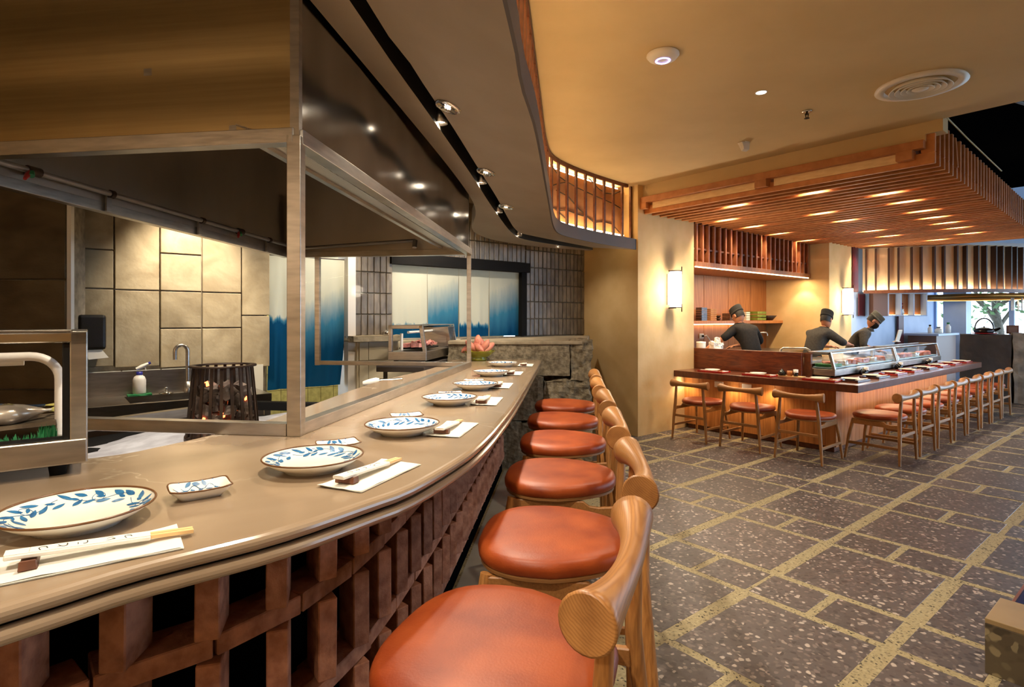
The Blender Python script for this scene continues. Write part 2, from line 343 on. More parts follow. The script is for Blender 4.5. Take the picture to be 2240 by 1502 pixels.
# ---------------------------------------------------------------- floor
P = R
fl = MB().prism([(-7, -4), (17, -4), (17, 22), (-7, 22)], -.12, -.0004)
floor = struct(fl.build('floor', M['groutf']))
def tile_mesh(wx, wy, nm):
    mb = MB(); mb.box((0, 0, -.011), (wx, wy, .026), 0)
    me = bpy.data.meshes.new(nm); bm = bmesh.new()
    for v in mb.v: bm.verts.new(v)
    bm.verts.ensure_lookup_table()
    for f in mb.f: bm.faces.new([bm.verts[i] for i in f])
    bmesh.ops.recalc_face_normals(bm, faces=bm.faces[:])
    bmesh.ops.bevel(bm, geom=[e for e in bm.edges if abs(e.verts[0].co.z-e.verts[1].co.z) < 1e-5 and e.verts[0].co.z > 0], offset=.0025, segments=1, affect='EDGES')
    bm.to_mesh(me); bm.free(); me.materials.append(M['terrazzo']); return me
big = tile_mesh(.66, .595, 'floor_tile'); small = tile_mesh(.285, .295, 'floor_tile')
spots = []
for i in range(-12, 6):
    a0 = -.015 - .67*(i+1)                       # strip between two long joints
    for j in range(-10, 14):
        b0 = -3.13 + 1.035*j
        spots.append((a0+.335, b0+.345, big)); jit = .04*math.sin(i*3.7+j*1.9)
        spots.append((a0+.335-.1675+jit*.3, b0+.69+.172, small)); spots.append((a0+.335+.1675+jit*.3, b0+.69+.172, small))
def seen(p):
    if p.y < .7 or p.y > 16: return False
    u = U0 + F*p.x/p.y; return u > 1000 and u < 3300
keep = []
for a, b, me in spots:
    p = R(a, b)
    if a > 2.5 or p.x < .42+.1*p.y or p.y < -1: continue
    if not seen(p): continue
    keep.append((p.length, p, me))
keep.sort(key=lambda t: t[0])
rest = MB()
for k, (d, p, me) in enumerate(keep):
    tilt = random.uniform(-.002, .002)
    if k < 290:
        o = link('floor_tile', me, floor); o.location = (p.x, p.y, random.uniform(-.0014, -.0008)); o.rotation_euler = (0, 0, ANG_B)
    else:
        wx, wy = (.66, .595) if me is big else (.285, .295)
        rest.box((p.x, p.y, -.0122), (wx, wy, .026), ANG_B)
if rest.v: rest.build('floor_tile_field', M['terrazzo'], floor, kind='stuff')

# ---------------------------------------------------------------- ceilings
gl = [R(5, -.62), R(-9, -.62), Vector((9, -4.2, 0)), Vector((-6, -4.2, 0)), Vector((-6, 5, 0))]
struct(MB().prism(gl, 3.1, 3.2).build('ceiling', M['ceil']))
struct(MB().prism([(-7, -5), (18, -5), (18, 22), (-7, 22)], 4.3, 4.4).build('ceiling_void', M['dark']))

# ---------------------------------------------------------------- plaster walls of the sushi bar
def wallprism(name, pts, z0, z1, m='plaster'):
    return struct(MB().prism(pts, z0, z1).build(name, M[m]))
wallprism('wall_column', [R(2.19, -.737), R(2.19, .46), R(3.4, .46), R(4.2, -.737)], 0, 3.12)
wallprism('wall_pier', [R(1.87, 4.0), R(1.87, 4.95), R(3.4, 4.95), R(3.4, 4.0)], 0, 3.3)
M['daylit'] = mat('daylight_blue_wall', C(182, 200, 230), C(170, 190, 222), .5, ns=3)  # blue of the daylight mixed into the pale wall colour
M['maroon'] = mat('maroon_paint', C(88, 20, 24), C(70, 14, 20), .4, ns=3)
wallprism('wall_far', [R(1.9, 4.95), R(1.9, 10), R(2.1, 10), R(2.1, 4.95)], 0, 3.3, 'daylit')
wallprism('wall_niche', [R(3.0, .4), R(3.0, 4.05), R(3.15, 4.05), R(3.15, .4)], 0, 3.3)
niche = bpy.data.objects['wall_niche']
for i in range(5):                                       # veneer boards of the niche
    b0 = .46 + .74*i; b1 = min(b0+.735, 4.0)
    if b1-b0 < .1: continue
    MB().prism([R(2.97, b0+.006), R(2.97, b1), R(3.0, b1), R(3.0, b0+.006)], .8, 2.16).build('panel', M['panelw'], niche, bevel=.003)
# room shell behind the camera
for nm, pts in (('wall_rear', [(-6.2, -3.4), (7.2, -3.4), (7.2, -3.2), (-6.2, -3.2)]), ('wall_left', [(-6.2, -3.4), (-6, -3.4), (-6, 5), (-6.2, 5)])):
    wallprism(nm, [Vector((a, b, 0)) for a, b in pts], 0, 4.4)
wallprism('wall_right', [Vector((7.0, -3.4, 0)), Vector((7.2, -3.4, 0)), Vector((7.2, .25, 0)), Vector((7.0, .25, 0))], 0, 4.4)
# glazed fronts: along the street (R a=-6.5) and at the far end (R b=10)
def glazing(n, p0, p1, z0, z1, cuts, ztop=4.4):
    wn = struct(MB().box((p0+p1)/2 + Vector((0, 0, z0/2)), ((p1-p0).length, .12, z0), math.atan2((p1-p0).y, (p1-p0).x)).build('window_%d' % n, M['plaster']))
    ang = math.atan2((p1-p0).y, (p1-p0).x); L = (p1-p0).length; d = (p1-p0).normalized(); mid = (p0+p1)/2
    MB().box(mid + Vector((0, 0, (z1+ztop)/2)), (L, .14, ztop-z1), ang).build('header', M['daylit'], wn)
    for k in range(cuts+1):
        c = p0 + d*(L*k/cuts)
        MB().box(c + Vector((0, 0, (z0+z1)/2)), (.09, .1, z1-z0), ang).build('mullion', M['daylit'], wn)
        if k < cuts:
            c2 = p0 + d*(L*(k+.5)/cuts)
            MB().box(c2 + Vector((0, 0, (z0+z1)/2)), (L/cuts-.09, .012, z1-z0), ang).build('pane', M['glasst'], wn)
    MB().box(mid + Vector((0, 0, z0+.03)), (L, .11, .06), ang).build('rail', M['daylit'], wn)
    return wn
glazing(1, R(-6.5, 10), R(1.9, 10), .1, 2.9, 6)
glazing(2, Vector((7.1, .25, 0)), R(-6.5, 10), .1, 2.7, 8)
# outside
M['pave'] = mat('pale_paving', C(190, 190, 186), C(170, 170, 166), .8, ns=2)
struct(MB().prism([R(30, 10.2), R(30, 60), R(-60, 60), R(-60, -30), R(-6.8, -30), R(-6.8, 10.2)], -.15, -.05).build('ground_outside', M['pave']))
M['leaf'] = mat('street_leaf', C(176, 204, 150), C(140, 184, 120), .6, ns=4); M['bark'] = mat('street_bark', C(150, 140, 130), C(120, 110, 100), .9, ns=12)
def tree(p, h, label, seed):
    rnd = random.Random(seed); t = thing('street_tree', label, 'tree', p, 0, 'trees outside the far window')
    br = MB(); br.tube([(0, 0, 0), (.1, 0, h*.3), (0, .1, h*.6)], [.16, .11, .06])
    fo = MB()
    for k in range(6):
        a = k*1.05; e = Vector((math.cos(a)*h*.3, math.sin(a)*h*.3, h*rnd.uniform(.55, .95)))
        br.tube([(0, .02, h*(.3+.04*k)), e*.55 + Vector((0, 0, h*.2)), e], [.06, .04, .02], 6)
    for k in range(420):
        c = Vector((rnd.gauss(0, .24)*h, rnd.gauss(0, .24)*h, h*.62 + rnd.gauss(0, .17)*h)); u = Vector((rnd.uniform(-1, 1), rnd.uniform(-1, 1), rnd.uniform(-1, 1))).normalized()*.10
        v = u.orthogonal().normalized()*.05
        fo.add([c-u, c+v, c+u, c-v], [(0, 1, 2, 3)])
    br.build('trunk', M['bark'], t); f = fo.build('foliage', M['leaf'], t); f['kind'] = 'stuff'
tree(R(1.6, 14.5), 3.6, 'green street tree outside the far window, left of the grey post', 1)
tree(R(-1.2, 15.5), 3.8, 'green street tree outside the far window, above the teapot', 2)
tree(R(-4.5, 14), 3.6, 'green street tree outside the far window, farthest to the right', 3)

# ---------------------------------------------------------------- kitchen back wall
wk = struct(MB().prism([Wl(-2.35, -.16), Wl(-2.35, -.03), Wl(-.86, -.03), Wl(-.86, -.16)], 0, 2.9).build('wall_kitchen', M['grout']))
zc = lambda v, t: H - (v-V0)/F*(W0.y+.6297*t)
cols = [(174.5, 249.7), (249.7, 350), (350, 441.8), (441.8, 528.8), (528.8, 591)]
joints = [[545, 631], [634.5], [556, 637, 718], [640, 717], [690]]
for (u0, u1), js in zip(cols, joints):
    t0, t1 = tw(u0), tw(u1); tm = (t0+t1)/2
    zs = [2.85] + [zc(v, tm) for v in js] + [zc(803, tm)]
    for k in range(len(zs)-1):
        MB().prism([Wl(t0+.005, -.035), Wl(t0+.005, 0), Wl(t1-.005, 0), Wl(t1-.005, -.035)], zs[k+1]+.005, zs[k]-.005).build('panel', M['concrete'], wk, bevel=.004, seg=1)
zb = zc(803, tw(400))
for k in range(5):
    t0 = tw(174)+k*.263
    MB().prism([Wl(t0+.002, -.035), Wl(t0+.002, .004), Wl(t0+.256, .004), Wl(t0+.256, -.035)], .8, zb-.006).build('tile', M['white'], wk)
# dark stone return on the left
wd = struct(MB().prism([(-6, 4.02), (-3.13, 4.02), (-3.20, 4.25), (-6, 4.3)], 0, 2.9).build('wall_dark_stone', M['grout']))
for k in range(3):
    for z0, z1 in ((0, .95), (.96, 1.72), (1.73, 2.85)):
        MB().box((-3.58-.9*k, 4.0, (z0+z1)/2), (.892, .05, z1-z0)).build('panel', M['darkstone'], wd, bevel=.003, seg=1)
struct(MB().box((-3.115, 4.0, 1.45), (.03, .03, 2.8)).build('trim_1', M['whitep']))
# doorway with jamb, tiled pier, window opening, tiled end wall
pier = struct(MB().prism([Wl(-.03, -.2), Wl(-.03, -.02), Wl(.40, -.02), Wl(.40, -.2)], 0, 2.9).build('wall_tiled_pier', M['grout']))
endw = struct(MB().prism([Wl(2.2, -.2), Wl(2.2, -.02), Wl(3.5, -.02), Wl(3.5, -.2)], 0, 2.9).build('wall_tiled_end', M['grout']))
over = struct(MB().prism([Wl(-.86, -.2), Wl(-.86, -.02), Wl(2.2, -.02), Wl(2.2, -.2)], 2.13, 2.9).build('wall_over_openings', M['grout']))
struct(MB().prism([Wl(.40, -.2), Wl(.40, -.02), Wl(2.2, -.02), Wl(2.2, -.2)], 0, 1.23).build('wall_under_window', M['grout']))
tm_ = None
def tiles(parent, t0, t1, z0, z1):
    n = max(1, round((t1-t0)/.068)); wd_ = (t1-t0)/n; z = z0
    me = None
    while z < z1-.02:
        for k in range(n):
            c = Wl(t0+(k+.5)*wd_, 0, z+.1035); h = .205
            global tm_
            if tm_ is None or abs(tm_[1]-wd_) > .002:
                o = MB().box((0, 0, 0), (wd_-.007, .036, h)).build('tile', M['tile'], parent, bevel=.004, seg=1); tm_ = (o.data, wd_)
            else:
                o = link('tile', tm_[0], parent, .004, 1)
            o.location = c + WN*(random.uniform(-.004, .003)-.012); o.rotation_euler = (random.uniform(-.012, .012), 0, ANG_B + random.uniform(-.012, .012))
        z += .2135
tiles(pier, -.02, .39, 1.285, 2.1)
tiles(over, .40, 2.2, 2.14, 2.5)
tiles(endw, 2.21, 3.40, 1.24, 2.45)
struct(MB().prism([Wl(-.10, -.22), Wl(-.10, .03), Wl(-.02, .03), Wl(-.02, -.22)], 0, 2.1).build('trim_2', M['whitep']))
struct(MB().prism([Wl(.36, -.02), Wl(.36, .05), Wl(2.24, .05), Wl(2.24, -.02)], 2.02, 2.135).build('trim_3', M['black']))
# side reveal strip of the window (dark) and its stone sill
struct(MB().prism([Wl(2.14, -.2), Wl(2.14, .01), Wl(2.22, .01), Wl(2.22, -.2)], 1.24, 2.03).build('trim_4', M['black']))
M['sill'] = mat('rough_stone_sill', C(150, 136, 112), C(118, 106, 86), .8, ns=9, bump=.4, bs=30)
sl = MB().rough(Wl(.155, .06, 1.255), (.52, .22, .055), ANG_B, 12, .012, 9, 3)
struct(sl.build('trim_5', M['sill']))
# room behind the doorway and the window
M['backroom'] = mat('backroom_paint', C(206, 196, 172), rough=.7); M['ytile'] = mat('yellow_wall_tile', C(196, 184, 110), C(170, 158, 92), .4, ns=20)
struct(MB().prism([Wl(-1.6, -1.8), Wl(-1.6, -1.7), Wl(3.2, -1.7), Wl(3.2, -1.8)], 0, 2.9).build('wall_backroom', M['backroom']))
yb = struct(MB().prism([Wl(-.4, -1.68), Wl(-.4, -1.62), Wl(.9, -1.62), Wl(.9, -1.68)], 0, 2.0).build('wall_backroom_tiles', M['grout']))
for i in range(8):
    for j in range(9):
        MB().prism([Wl(-.4+.16*i+.003, -1.63), Wl(-.4+.16*i+.003, -1.61), Wl(-.4+.16*i+.157, -1.61), Wl(-.4+.16*i+.157, -1.63)], .2*j+.003, .2*j+.197).build('tile', M['ytile'], yb)
struct(MB().prism([(-6.2, -1), (-.9, -1), (-.5, 2.5), (-.42, 5.5), (1.6, 9.2), (-6.2, 9.2)], 2.78, 2.86).build('ceiling_kitchen', M['soffit']))

# ---------------------------------------------------------------- hewn granite parapet at the end of the counter
gw = struct(MB().prism([(-.62, 5.66), (.72, 5.66), (.95, 7.3), (.6, 7.3)], 0, 1.17).build('wall_granite', M['granite']))
for k, (x0, x1, z0, z1, am) in enumerate(((-.62, .56, .90, 1.20, .012), (.565, .77, .86, 1.235, .035), (-.62, .30, .46, .885, .022), (.305, .77, .44, .855, .045), (-.62, .10, 0, .45, .02), (.105, .77, 0, .435, .03))):
    MB().rough(((x0+x1)/2, 5.60, (z0+z1)/2), (x1-x0, .22, z1-z0), 0, 18, am, 7, k+2).build('stone', M['granite'], gw)
MB().box((.03, 5.59, 1.218), (1.30, .24, .035)).build('margin', M['sill'], gw, bevel=.008)
MB().prism([(-.62, 5.66), (.74, 5.66), (1.0, 7.32), (.6, 7.2)], 1.18, 1.236).build('capping', M['sill'], gw)
# ---------------------------------------------------------------- grey soffit over the counter with its light slot
NS = 64
S_in = smooth_curve([Vector((-1.24, -2, 2.6)), pz(678, 0, 2.55), pz(1032, 436, 2.42), pz(1032, 500, 2.36), pz(1058, 518, 2.33), pz(1096, 528, 2.32), pz(1180, 540, 2.30), pz(1290, 548, 2.29)], NS)
S_l = smooth_curve([Vector((-.98, -2, 2.6))] + [pz(*q) for q in ((764, 0, 2.53), (861, 142, 2.49), (928, 235, 2.46), (1025, 373, 2.41), (1081, 459, 2.37), (1122, 511, 2.33), (1159, 526, 2.32), (1297, 546.5, 2.30))], NS)
S_r = smooth_curve([Vector((-.86, -2, 2.6))] + [pz(*q) for q in ((801, 0, 2.52), (883, 116, 2.49), (935, 198, 2.465), (984, 268, 2.44), (1040, 358, 2.41), (1085, 429, 2.375), (1129, 503, 2.33), (1167, 516, 2.32), (1297, 541.5, 2.30))], NS)
S_o = smooth_curve([Vector((-.45, -2, 2.3))] + [pz(u, v, 2.3) for u, v in ((1099, 0), (1137, 186), (1170, 291), (1196, 429), (1211, 500), (1234, 516), (1300, 531), (1390, 546))], NS)
def by_depth(c, n1=44, n2=20, cut=5.0):
    # same depth for the same index, so that neighbouring curves loft without twist
    D = resample(c, 600); j = next(i for i, p in enumerate(D) if p.y > cut); out = []
    for k in range(n1):
        y = -2 + (cut+2)*k/n1; i = next(i for i in range(1, 600) if D[i].y >= y); a, b_ = D[i-1], D[i]; out.append(a.lerp(b_, (y-a.y)/max(b_.y-a.y, 1e-9)))
    return out + resample(D[j:], n2)
S_in, S_l, S_r, S_o = by_depth(S_in), by_depth(S_l), by_depth(S_r), by_depth(S_o)
up = lambda c, h: [p + Vector((0, 0, h)) for p in c]
sof = struct(MB().loft([S_in, S_l, up(S_l, .14), up(S_in, .14)], True, True, False).build('ceiling_soffit_inner', M['soffit'])) if False else None
def strip(mb, a, b, sm=True): mb.loft([a, b], False, False, sm); return mb
soff = thing('slotted_soffit', 'curved dark grey dropped soffit with a lighting slot above the counter', 'soffit', (0, 3, 2.3))
m1 = MB(); strip(m1, S_in, S_l); strip(m1, up(S_l, .16), up(S_in, .16)); strip(m1, up(S_in, .16), S_in)
m1.build('inner_band', M['soffit'], soff, world=True)
m2 = MB(); strip(m2, up(S_l, .155), up(S_r, .155)); m2b = MB(); strip(m2b, up(S_l, .155), up(S_r, .155)); strip(m2b, S_l, up(S_l, .155)); strip(m2b, S_r, up(S_r, .155)); m2b.build('slot_lining', M['slot'], soff, world=True)
S_lip = [p.copy() for p in S_o]
mid = [a.lerp(b, .22) for a, b in zip(S_r, S_o)]
m3 = MB(); strip(m3, S_r, mid); strip(m3, mid, S_o); m3.build('outer_band', M['soffit'], soff, world=True)
nr = normals2d(S_o)
So2 = [p + n*.012 for p, n in zip(S_o, nr)]
m4 = MB(); strip(m4, S_o, So2); strip(m4, So2, up(So2, .13)); strip(m4, up(So2, .13), [p - n*.42 + Vector((0, 0, .25)) for p, n in zip(S_o, nr)])
m4.build('fascia', M['fascia'], soff, world=True)
# slatted screen on the soffit edge: bars, rails, back-lit backing with twigs, led trough
scr = thing('bar_screen', 'curved backlit screen of slim dark wooden bars on the soffit edge', 'screen', (.1, 3, 2.43))
fine = resample(S_o, 400); fn = normals2d(fine)
L_ = sum((fine[i+1]-fine[i]).length for i in range(399)); nb = int(L_/.185)
for k in range(nb+1):
    i = min(399, int(399*k/nb)); p = fine[i] - fn[i]*.07
    if p.y < -1.0: continue
    MB().box((p.x, p.y, 2.76), (.022, .034, .66), math.atan2(fn[i].y, fn[i].x)).build('bar', M['slatd'], scr, world=True)
def band(off, z0, z1, th=.02, c=fine, n=fn):
    mb = MB(); cc = c[::6]; nn = n[::6]
    A = [Vector((p.x, p.y, z0)) - q*off for p, q in zip(cc, nn)]; B = [Vector((p.x, p.y, z0)) - q*(off+th) for p, q in zip(cc, nn)]
    h = Vector((0, 0, z1-z0)); U = lambda c_: [p+h for p in c_]
    for x, y in ((A, U(A)), (U(A), U(B)), (U(B), B), (B, A)): strip(mb, x, y)
    return mb
band(.055, 3.065, 3.1, .03).build('top_rail', M['slatd'], scr, world=True)
dirE = (fine[-1]-fine[-2]).normalized(); fineb = fine + [fine[-1] + dirE*(.006*k) for k in range(1, 61)]; fnb = fn + [fn[-1]]*60
M['backing'] = mat('rusty_plaster_backing', C(186, 132, 84), C(156, 104, 62), .8, ns=5, detail=8, bump=.2)
band(.21, 2.49, 3.06, .02, fineb, fnb).build('backing', M['backing'], scr, world=True)
band(.12, 2.474, 2.486, .04).build('led_strip', emit('cove_led', (1, .70, .34, 1), 16), scr, world=True)
band(.21, 3.068, 3.078, .012).build('led_strip', emit('cove_led_top', (1, .72, .36, 1), 20), scr, world=True)
twl = [[(1196, 410), (1222, 401), (1240, 398), (1265, 411), (1300, 427), (1338, 444), (1358, 455), (1370, 457)], [(1206, 360), (1222, 385), (1240, 398)], [(1288, 390), (1310, 412), (1325, 422), (1343, 424), (1368, 417)],
       [(1218, 416), (1243, 430), (1265, 455), (1285, 475), (1300, 486)], [(1204, 453), (1225, 460), (1242, 460), (1264, 469), (1285, 475)], [(1285, 475), (1303, 486), (1322, 485), (1338, 490), (1356, 508)], [(1211, 455), (1228, 469), (1243, 483)]]
tb = MB()
def hit(u, v):
    # point of the backing seen in that direction: nearest backing vertex in bearing
    best = min(range(150, 400), key=lambda i: abs((fine[i]-fn[i]*.20).x/(fine[i]-fn[i]*.20).y - (u-U0)/F)); p = fine[best]-fn[best]*.20
    return Vector((p.x, p.y, H-(v-V0)/F*p.y))
for k, tl in enumerate(twl):
    MB().tube([hit(u, v) for u, v in tl], .006, 6).build('twig', M['iron'], scr, world=True)
from mathutils.bvhtree import BVHTree
BV3 = BVHTree.FromPolygons(m3.v, m3.f); BV2 = BVHTree.FromPolygons(m2.v, m2.f)
def ray_hit(bv, u, v):
    h = bv.ray_cast(Vector((0, 0, H)), Vector(((u-U0)/F, 1, -(v-V0)/F)).normalized()); return h[0]
# recessed downlights in the soffit and spots in the slot
def interp_z(x, y):
    best = min(((p-Vector((x, y, p.z))).length, p.z) for c in (S_r, mid, S_o) for p in c); return best[1]
for k, (u, v) in enumerate(((980, 232), (1063, 375), (1107, 451))):
    hh = BV3.ray_cast(Vector((0, 0, H)), Vector(((u-U0)/F, 1, -(v-V0)/F)).normalized()); nn = hh[1] if hh[1].z > 0 else -hh[1]; p = hh[0] - nn*.004
    d = thing('soffit_downlight', ['nearest chrome recessed downlight in the grey soffit over the counter', 'second chrome recessed downlight along the grey soffit over the counter', 'third and farthest chrome recessed downlight in the grey soffit'][k], 'downlight', p, 0, 'downlights in the grey soffit')
    MB().lathe([(.051, -.004), (.056, -.010), (.062, .002)], (0, 0, 0), 20).build('rim', M['chrome'], d)
    MB().lathe([(.052, -.006), (.03, .001), (.001, .002)], (0, 0, 0), 16).build('reflector', M['chrome'], d)
    fb = MB()
    for a in range(8): fb.box((.034*math.cos(a*PI/4), .034*math.sin(a*PI/4), -.004), (.034, .004, .006), a*PI/4)
    fb.build('baffle', M['chrome'], d)
    MB().lathe([(.001, -.004), (.016, -.004), (.017, .002)], (0, 0, 0), 12).build('lamp', emit('soffit_lamp', (1, .9, .75, 1), 4), d); d.rotation_mode = 'QUATERNION'; d.rotation_quaternion = nn.to_track_quat('Z', 'Y')
    light('soffit_lamp_light', 'SPOT', (p.x, p.y, p.z-.03), 40, NEUT, (0, 0, 0), spot_size=2.3, spot_blend=.6, shadow_soft_size=.03)
for yy in (-.9, .25, 1.4):
    light('soffit_lamp_light', 'SPOT', (-.38+.105*(yy-1.4)-.03, yy, 2.36), 40, NEUT, (0, 0, 0), spot_size=2.3, spot_blend=.6, shadow_soft_size=.03)
names = ['nearest small spotlight glowing inside the soffit slot', 'second small spotlight along the soffit slot', 'third small spotlight along the soffit slot', 'small spotlight in the slot where the soffit curves', 'last small spotlight in the slot before the plaster column']
for k, (u, v, z) in enumerate(((963, 262, 2.47), (1053, 395, 2.42), (1090, 460, 2.38), (1134, 512, 2.34), (1222, 535.5, 2.315))):
    p = ray_hit(BV2, u, v) or pz(u, v, z+.1); p = Vector((0, 0, H)) + (p-Vector((0, 0, H)))*((p.z-.085-H)/(p.z-H)); z = p.z; d = thing('slot_spotlight', names[k], 'spotlight', (p.x, p.y, z), 0, 'spotlights in the soffit slot')
    MB().lathe([(.001, .06), (.036, .06), (.04, -.02), (.034, -.02), (.03, .04)], (0, 0, 0), 14).build('housing', M['steel2'], d)
    MB().lathe([(.001, -.005), (.032, -.005)], (0, 0, 0), 14).build('lens', M['ledw'], d)
    tgt = Vector((-2.2, 4.0, 1.5)) if False else (Vector((p.x-.9, p.y+.6, 1.0)) if k < 3 else (Vector((-.2, 6.3, 1.0)) if k == 3 else Vector((1.25, 7.1, 1.1)))); dr = (tgt-p).normalized()
    light('slot_light', 'SPOT', (p.x, p.y, z-.03), 26 if k < 3 else 22, NEUT, dr.to_track_quat('-Z', 'Y').to_euler(), spot_size=1.7, spot_blend=1, shadow_soft_size=.03)
    light('slot_glow', 'POINT', (p.x-.01, p.y, z-.02), .35, NEUT, shadow_soft_size=.02)

# ---------------------------------------------------------------- wooden slatted canopy over the sushi bar
can = thing('slatted_canopy', 'wooden canopy of parallel reddish slats with downlights over the sushi bar', 'canopy', R(1, 2, 2.75))
ar = lambda b: -.8 + .21*(b+.6)/4.9
b = -.60; k = 0
while b < 5.9:
    a0 = ar(b); a1 = 2.19 if b < 4 else 1.87
    s = MB(); c = R((a0+a1)/2, b, 2.80); s.box(c, (a1-a0, .034, .10), ANG_A)
    s.box(R(a0+.05, b, 2.99), (.10, .034, .28), ANG_A, ry=(.06 if k == 5 else 0))
    s.build('slat', M['slat'], can, bevel=.004, world=True, seg=1); b += .158; k += 1
MB().prism([R(-.62, -.5), R(-.45, 5.9), R(2.18, 5.9), R(2.18, -.5)], 2.93, 2.95).build('backing_board', M['slatd'], can, world=True)
MB().prism([R(-.66, -.62), R(-.46, 5.9), R(-.42, 5.9), R(-.62, -.62)], 2.86, 3.12).build('riser_board', M['slatd'], can, world=True)
# front of the canopy: beam, recessed panels paled to look lit, end blocks
MB().prism([R(-.74, -.70), R(2.19, -.70), R(2.19, -.62), R(-.74, -.62)], 2.875, 2.945).build('beam', M['slat'], can, bevel=.004, world=True)
for a0, a1 in ((-.55, .55), (.75, 2.05)):
    MB().prism([R(a0, -.635), R(a1, -.635), R(a1, -.61), R(a0, -.61)], 2.80, 2.875).build('front_panel', mat('lit_panel_wood', C(244, 212, 164), C(232, 196, 146), .5, ns=5, st=(2, 2, 9)), can, world=True)
for a0 in (-.66, .60, 2.10):
    MB().prism([R(a0, -.70), R(a0+.12, -.70), R(a0+.12, -.60), R(a0, -.60)], 2.80, 2.875).build('end_block', M['slat'], can, world=True)
struct(MB().prism([R(-.74, -.64), R(2.19, -.64), R(2.19, -.58), R(-.74, -.58)], 2.94, 3.10).build('trim_6', M['ceil']))
struct(MB().prism([R(-.86, -.64), R(-.74, -.64), R(-.74, -.50), R(-.86, -.50)], 3.0, 3.12).build('trim_7', M['ceil']))
for k, (u, v) in enumerate(((1774, 413), (1602, 442), (1587, 475), (1646, 490), (1702, 505), (1757, 520), (1795, 459.5), (1841, 474), (1906, 499), (1938, 509), (1919, 530), (1936, 415), (1978, 433.5), (2009, 452), (2037, 467), (2068, 480.5), (2093, 492), (2117, 503), (2047, 518))):
    q = pz(u, v, 2.80); rel = q-C0; qb = rel.dot(BX); qa = rel.dot(AX); qb = -.6 + .158*(round((qb+.6)/.158-.5)+.5); p = R(qa, qb, 2.925); d = thing('canopy_downlight', 'small round warm downlight recessed between the slats of the wooden canopy', 'downlight', p, 0, 'downlights in the wooden canopy')
    MB().lathe([(.036, -.014), (.044, -.014), (.046, .006), (.036, .006)], (0, 0, 0), 16).build('ring', M['slat'], d)
    MB().lathe([(.001, .004), (.036, .004)], (0, 0, 0), 16).build('lens', M['ledw'], d)
    light('canopy_light', 'SPOT', (p.x, p.y, p.z-.03), 36, WARM2, (0, 0, 0), spot_size=2.0, spot_blend=.6, shadow_soft_size=.04)

# ---------------------------------------------------------------- lintel with slat screen, shelf, led strips in the niche
M['slat2'] = mat('niche_slat_wood', C(156, 92, 54), C(136, 76, 42), .5, ns=4, st=(3, 3, 3), rnd=True)
lin = thing('slat_screen', 'lintel with upright reddish slats and a glowing edge above the niche', 'screen', R(2.5, 2.2, 2.16))
MB().prism([R(2.17, .46), R(2.17, 3.98), R(2.97, 3.98), R(2.97, .46)], 2.16, 2.235).build('lintel', M['panelw'], lin, world=True, bevel=.003)
MB().prism([R(2.166, .46), R(2.166, 3.9), R(2.176, 3.9), R(2.176, .46)], 2.152, 2.166).build('led_strip', M['led'], lin, world=True)
for k in range(24):
    b0 = .50 + k*.147
    MB().prism([R(2.175, b0), R(2.175, b0+.034), R(2.30, b0+.034), R(2.30, b0)], 2.235, 2.755).build('slat', M['slat2'], lin, world=True)
MB().prism([R(2.20, .46), R(2.20, 3.98), R(2.235, 3.98), R(2.235, .46)], 2.40, 2.425).build('cross_rail', M['slatd'], lin, world=True)
MB().prism([R(2.42, .46), R(2.42, 3.98), R(2.44, 3.98), R(2.44, .46)], 2.235, 2.93).build('backing_board', M['slatd'], lin, world=True)
shf = thing('wall_shelf', 'long wooden shelf with a lit underside in the niche', 'shelf', R(2.8, 2.2, 1.37))
MB().prism([R(2.66, .46), R(2.66, 4.0), R(2.97, 4.0), R(2.97, .46)], 1.37, 1.42).build('board', M['panelw'], shf, world=True, bevel=.003)
MB().prism([R(2.90, .5), R(2.90, 3.2), R(2.93, 3.2), R(2.93, .5)], 1.355, 1.369).build('led_strip', M['led'], shf, world=True)
light('lintel_light', 'AREA', R(2.24, 2.2, 2.14), 22, WARM, (0, 0, ANG_B), shape='RECTANGLE', size=3.4, size_y=.05)
light('lintel_end_light', 'SPOT', R(2.26, 3.82, 2.12), 10, WARM2, (0, 0, 0), spot_size=1.7, spot_blend=.5, shadow_soft_size=.02)

# ---------------------------------------------------------------- wall sconces
def sconce(p, label, s=1):
    d = thing('wall_sconce', label, 'sconce', p, ANG_B, 'white cylinder wall sconces')     # local -Y is into the room
    MB().lathe([(.001, 0), (.072*s, 0), (.074*s, .23), (.074*s, .455), (.001, .455)], (0, -.10, -.23), 20).build('shade', M['sconce'], d)
    for z in (-.238, .232): MB().lathe([(.001, 0), (.078*s, 0), (.078*s, .008), (.001, .008)], (0, -.10, z), 20).build('cap', M['iron'], d)
    for z in (-.24, .24):
        MB().tube([(.045, -.16, z-.05), (.045, -.16, z+.05)], .007, 8).build('finial', M['iron'], d)
        MB().box((0, -.05, z), (.03, .10, .012)).build('bracket', M['iron'], d)
    MB().box((0, -.008, 0), (.10, .016, .40)).build('back_plate', M['whitep'], d)
    dn = -AX
    q = Vector(p) + dn*.26
    light('sconce_light', 'POINT', q, 13, (1, .86, .66), shadow_soft_size=.08)
sconce(R(2.19, -.10, 1.83), 'larger-looking glowing white cylinder sconce on the plaster column')
sconce(R(1.87, 4.55, 1.755), 'smaller-looking glowing white cylinder sconce on the pier behind the chefs')

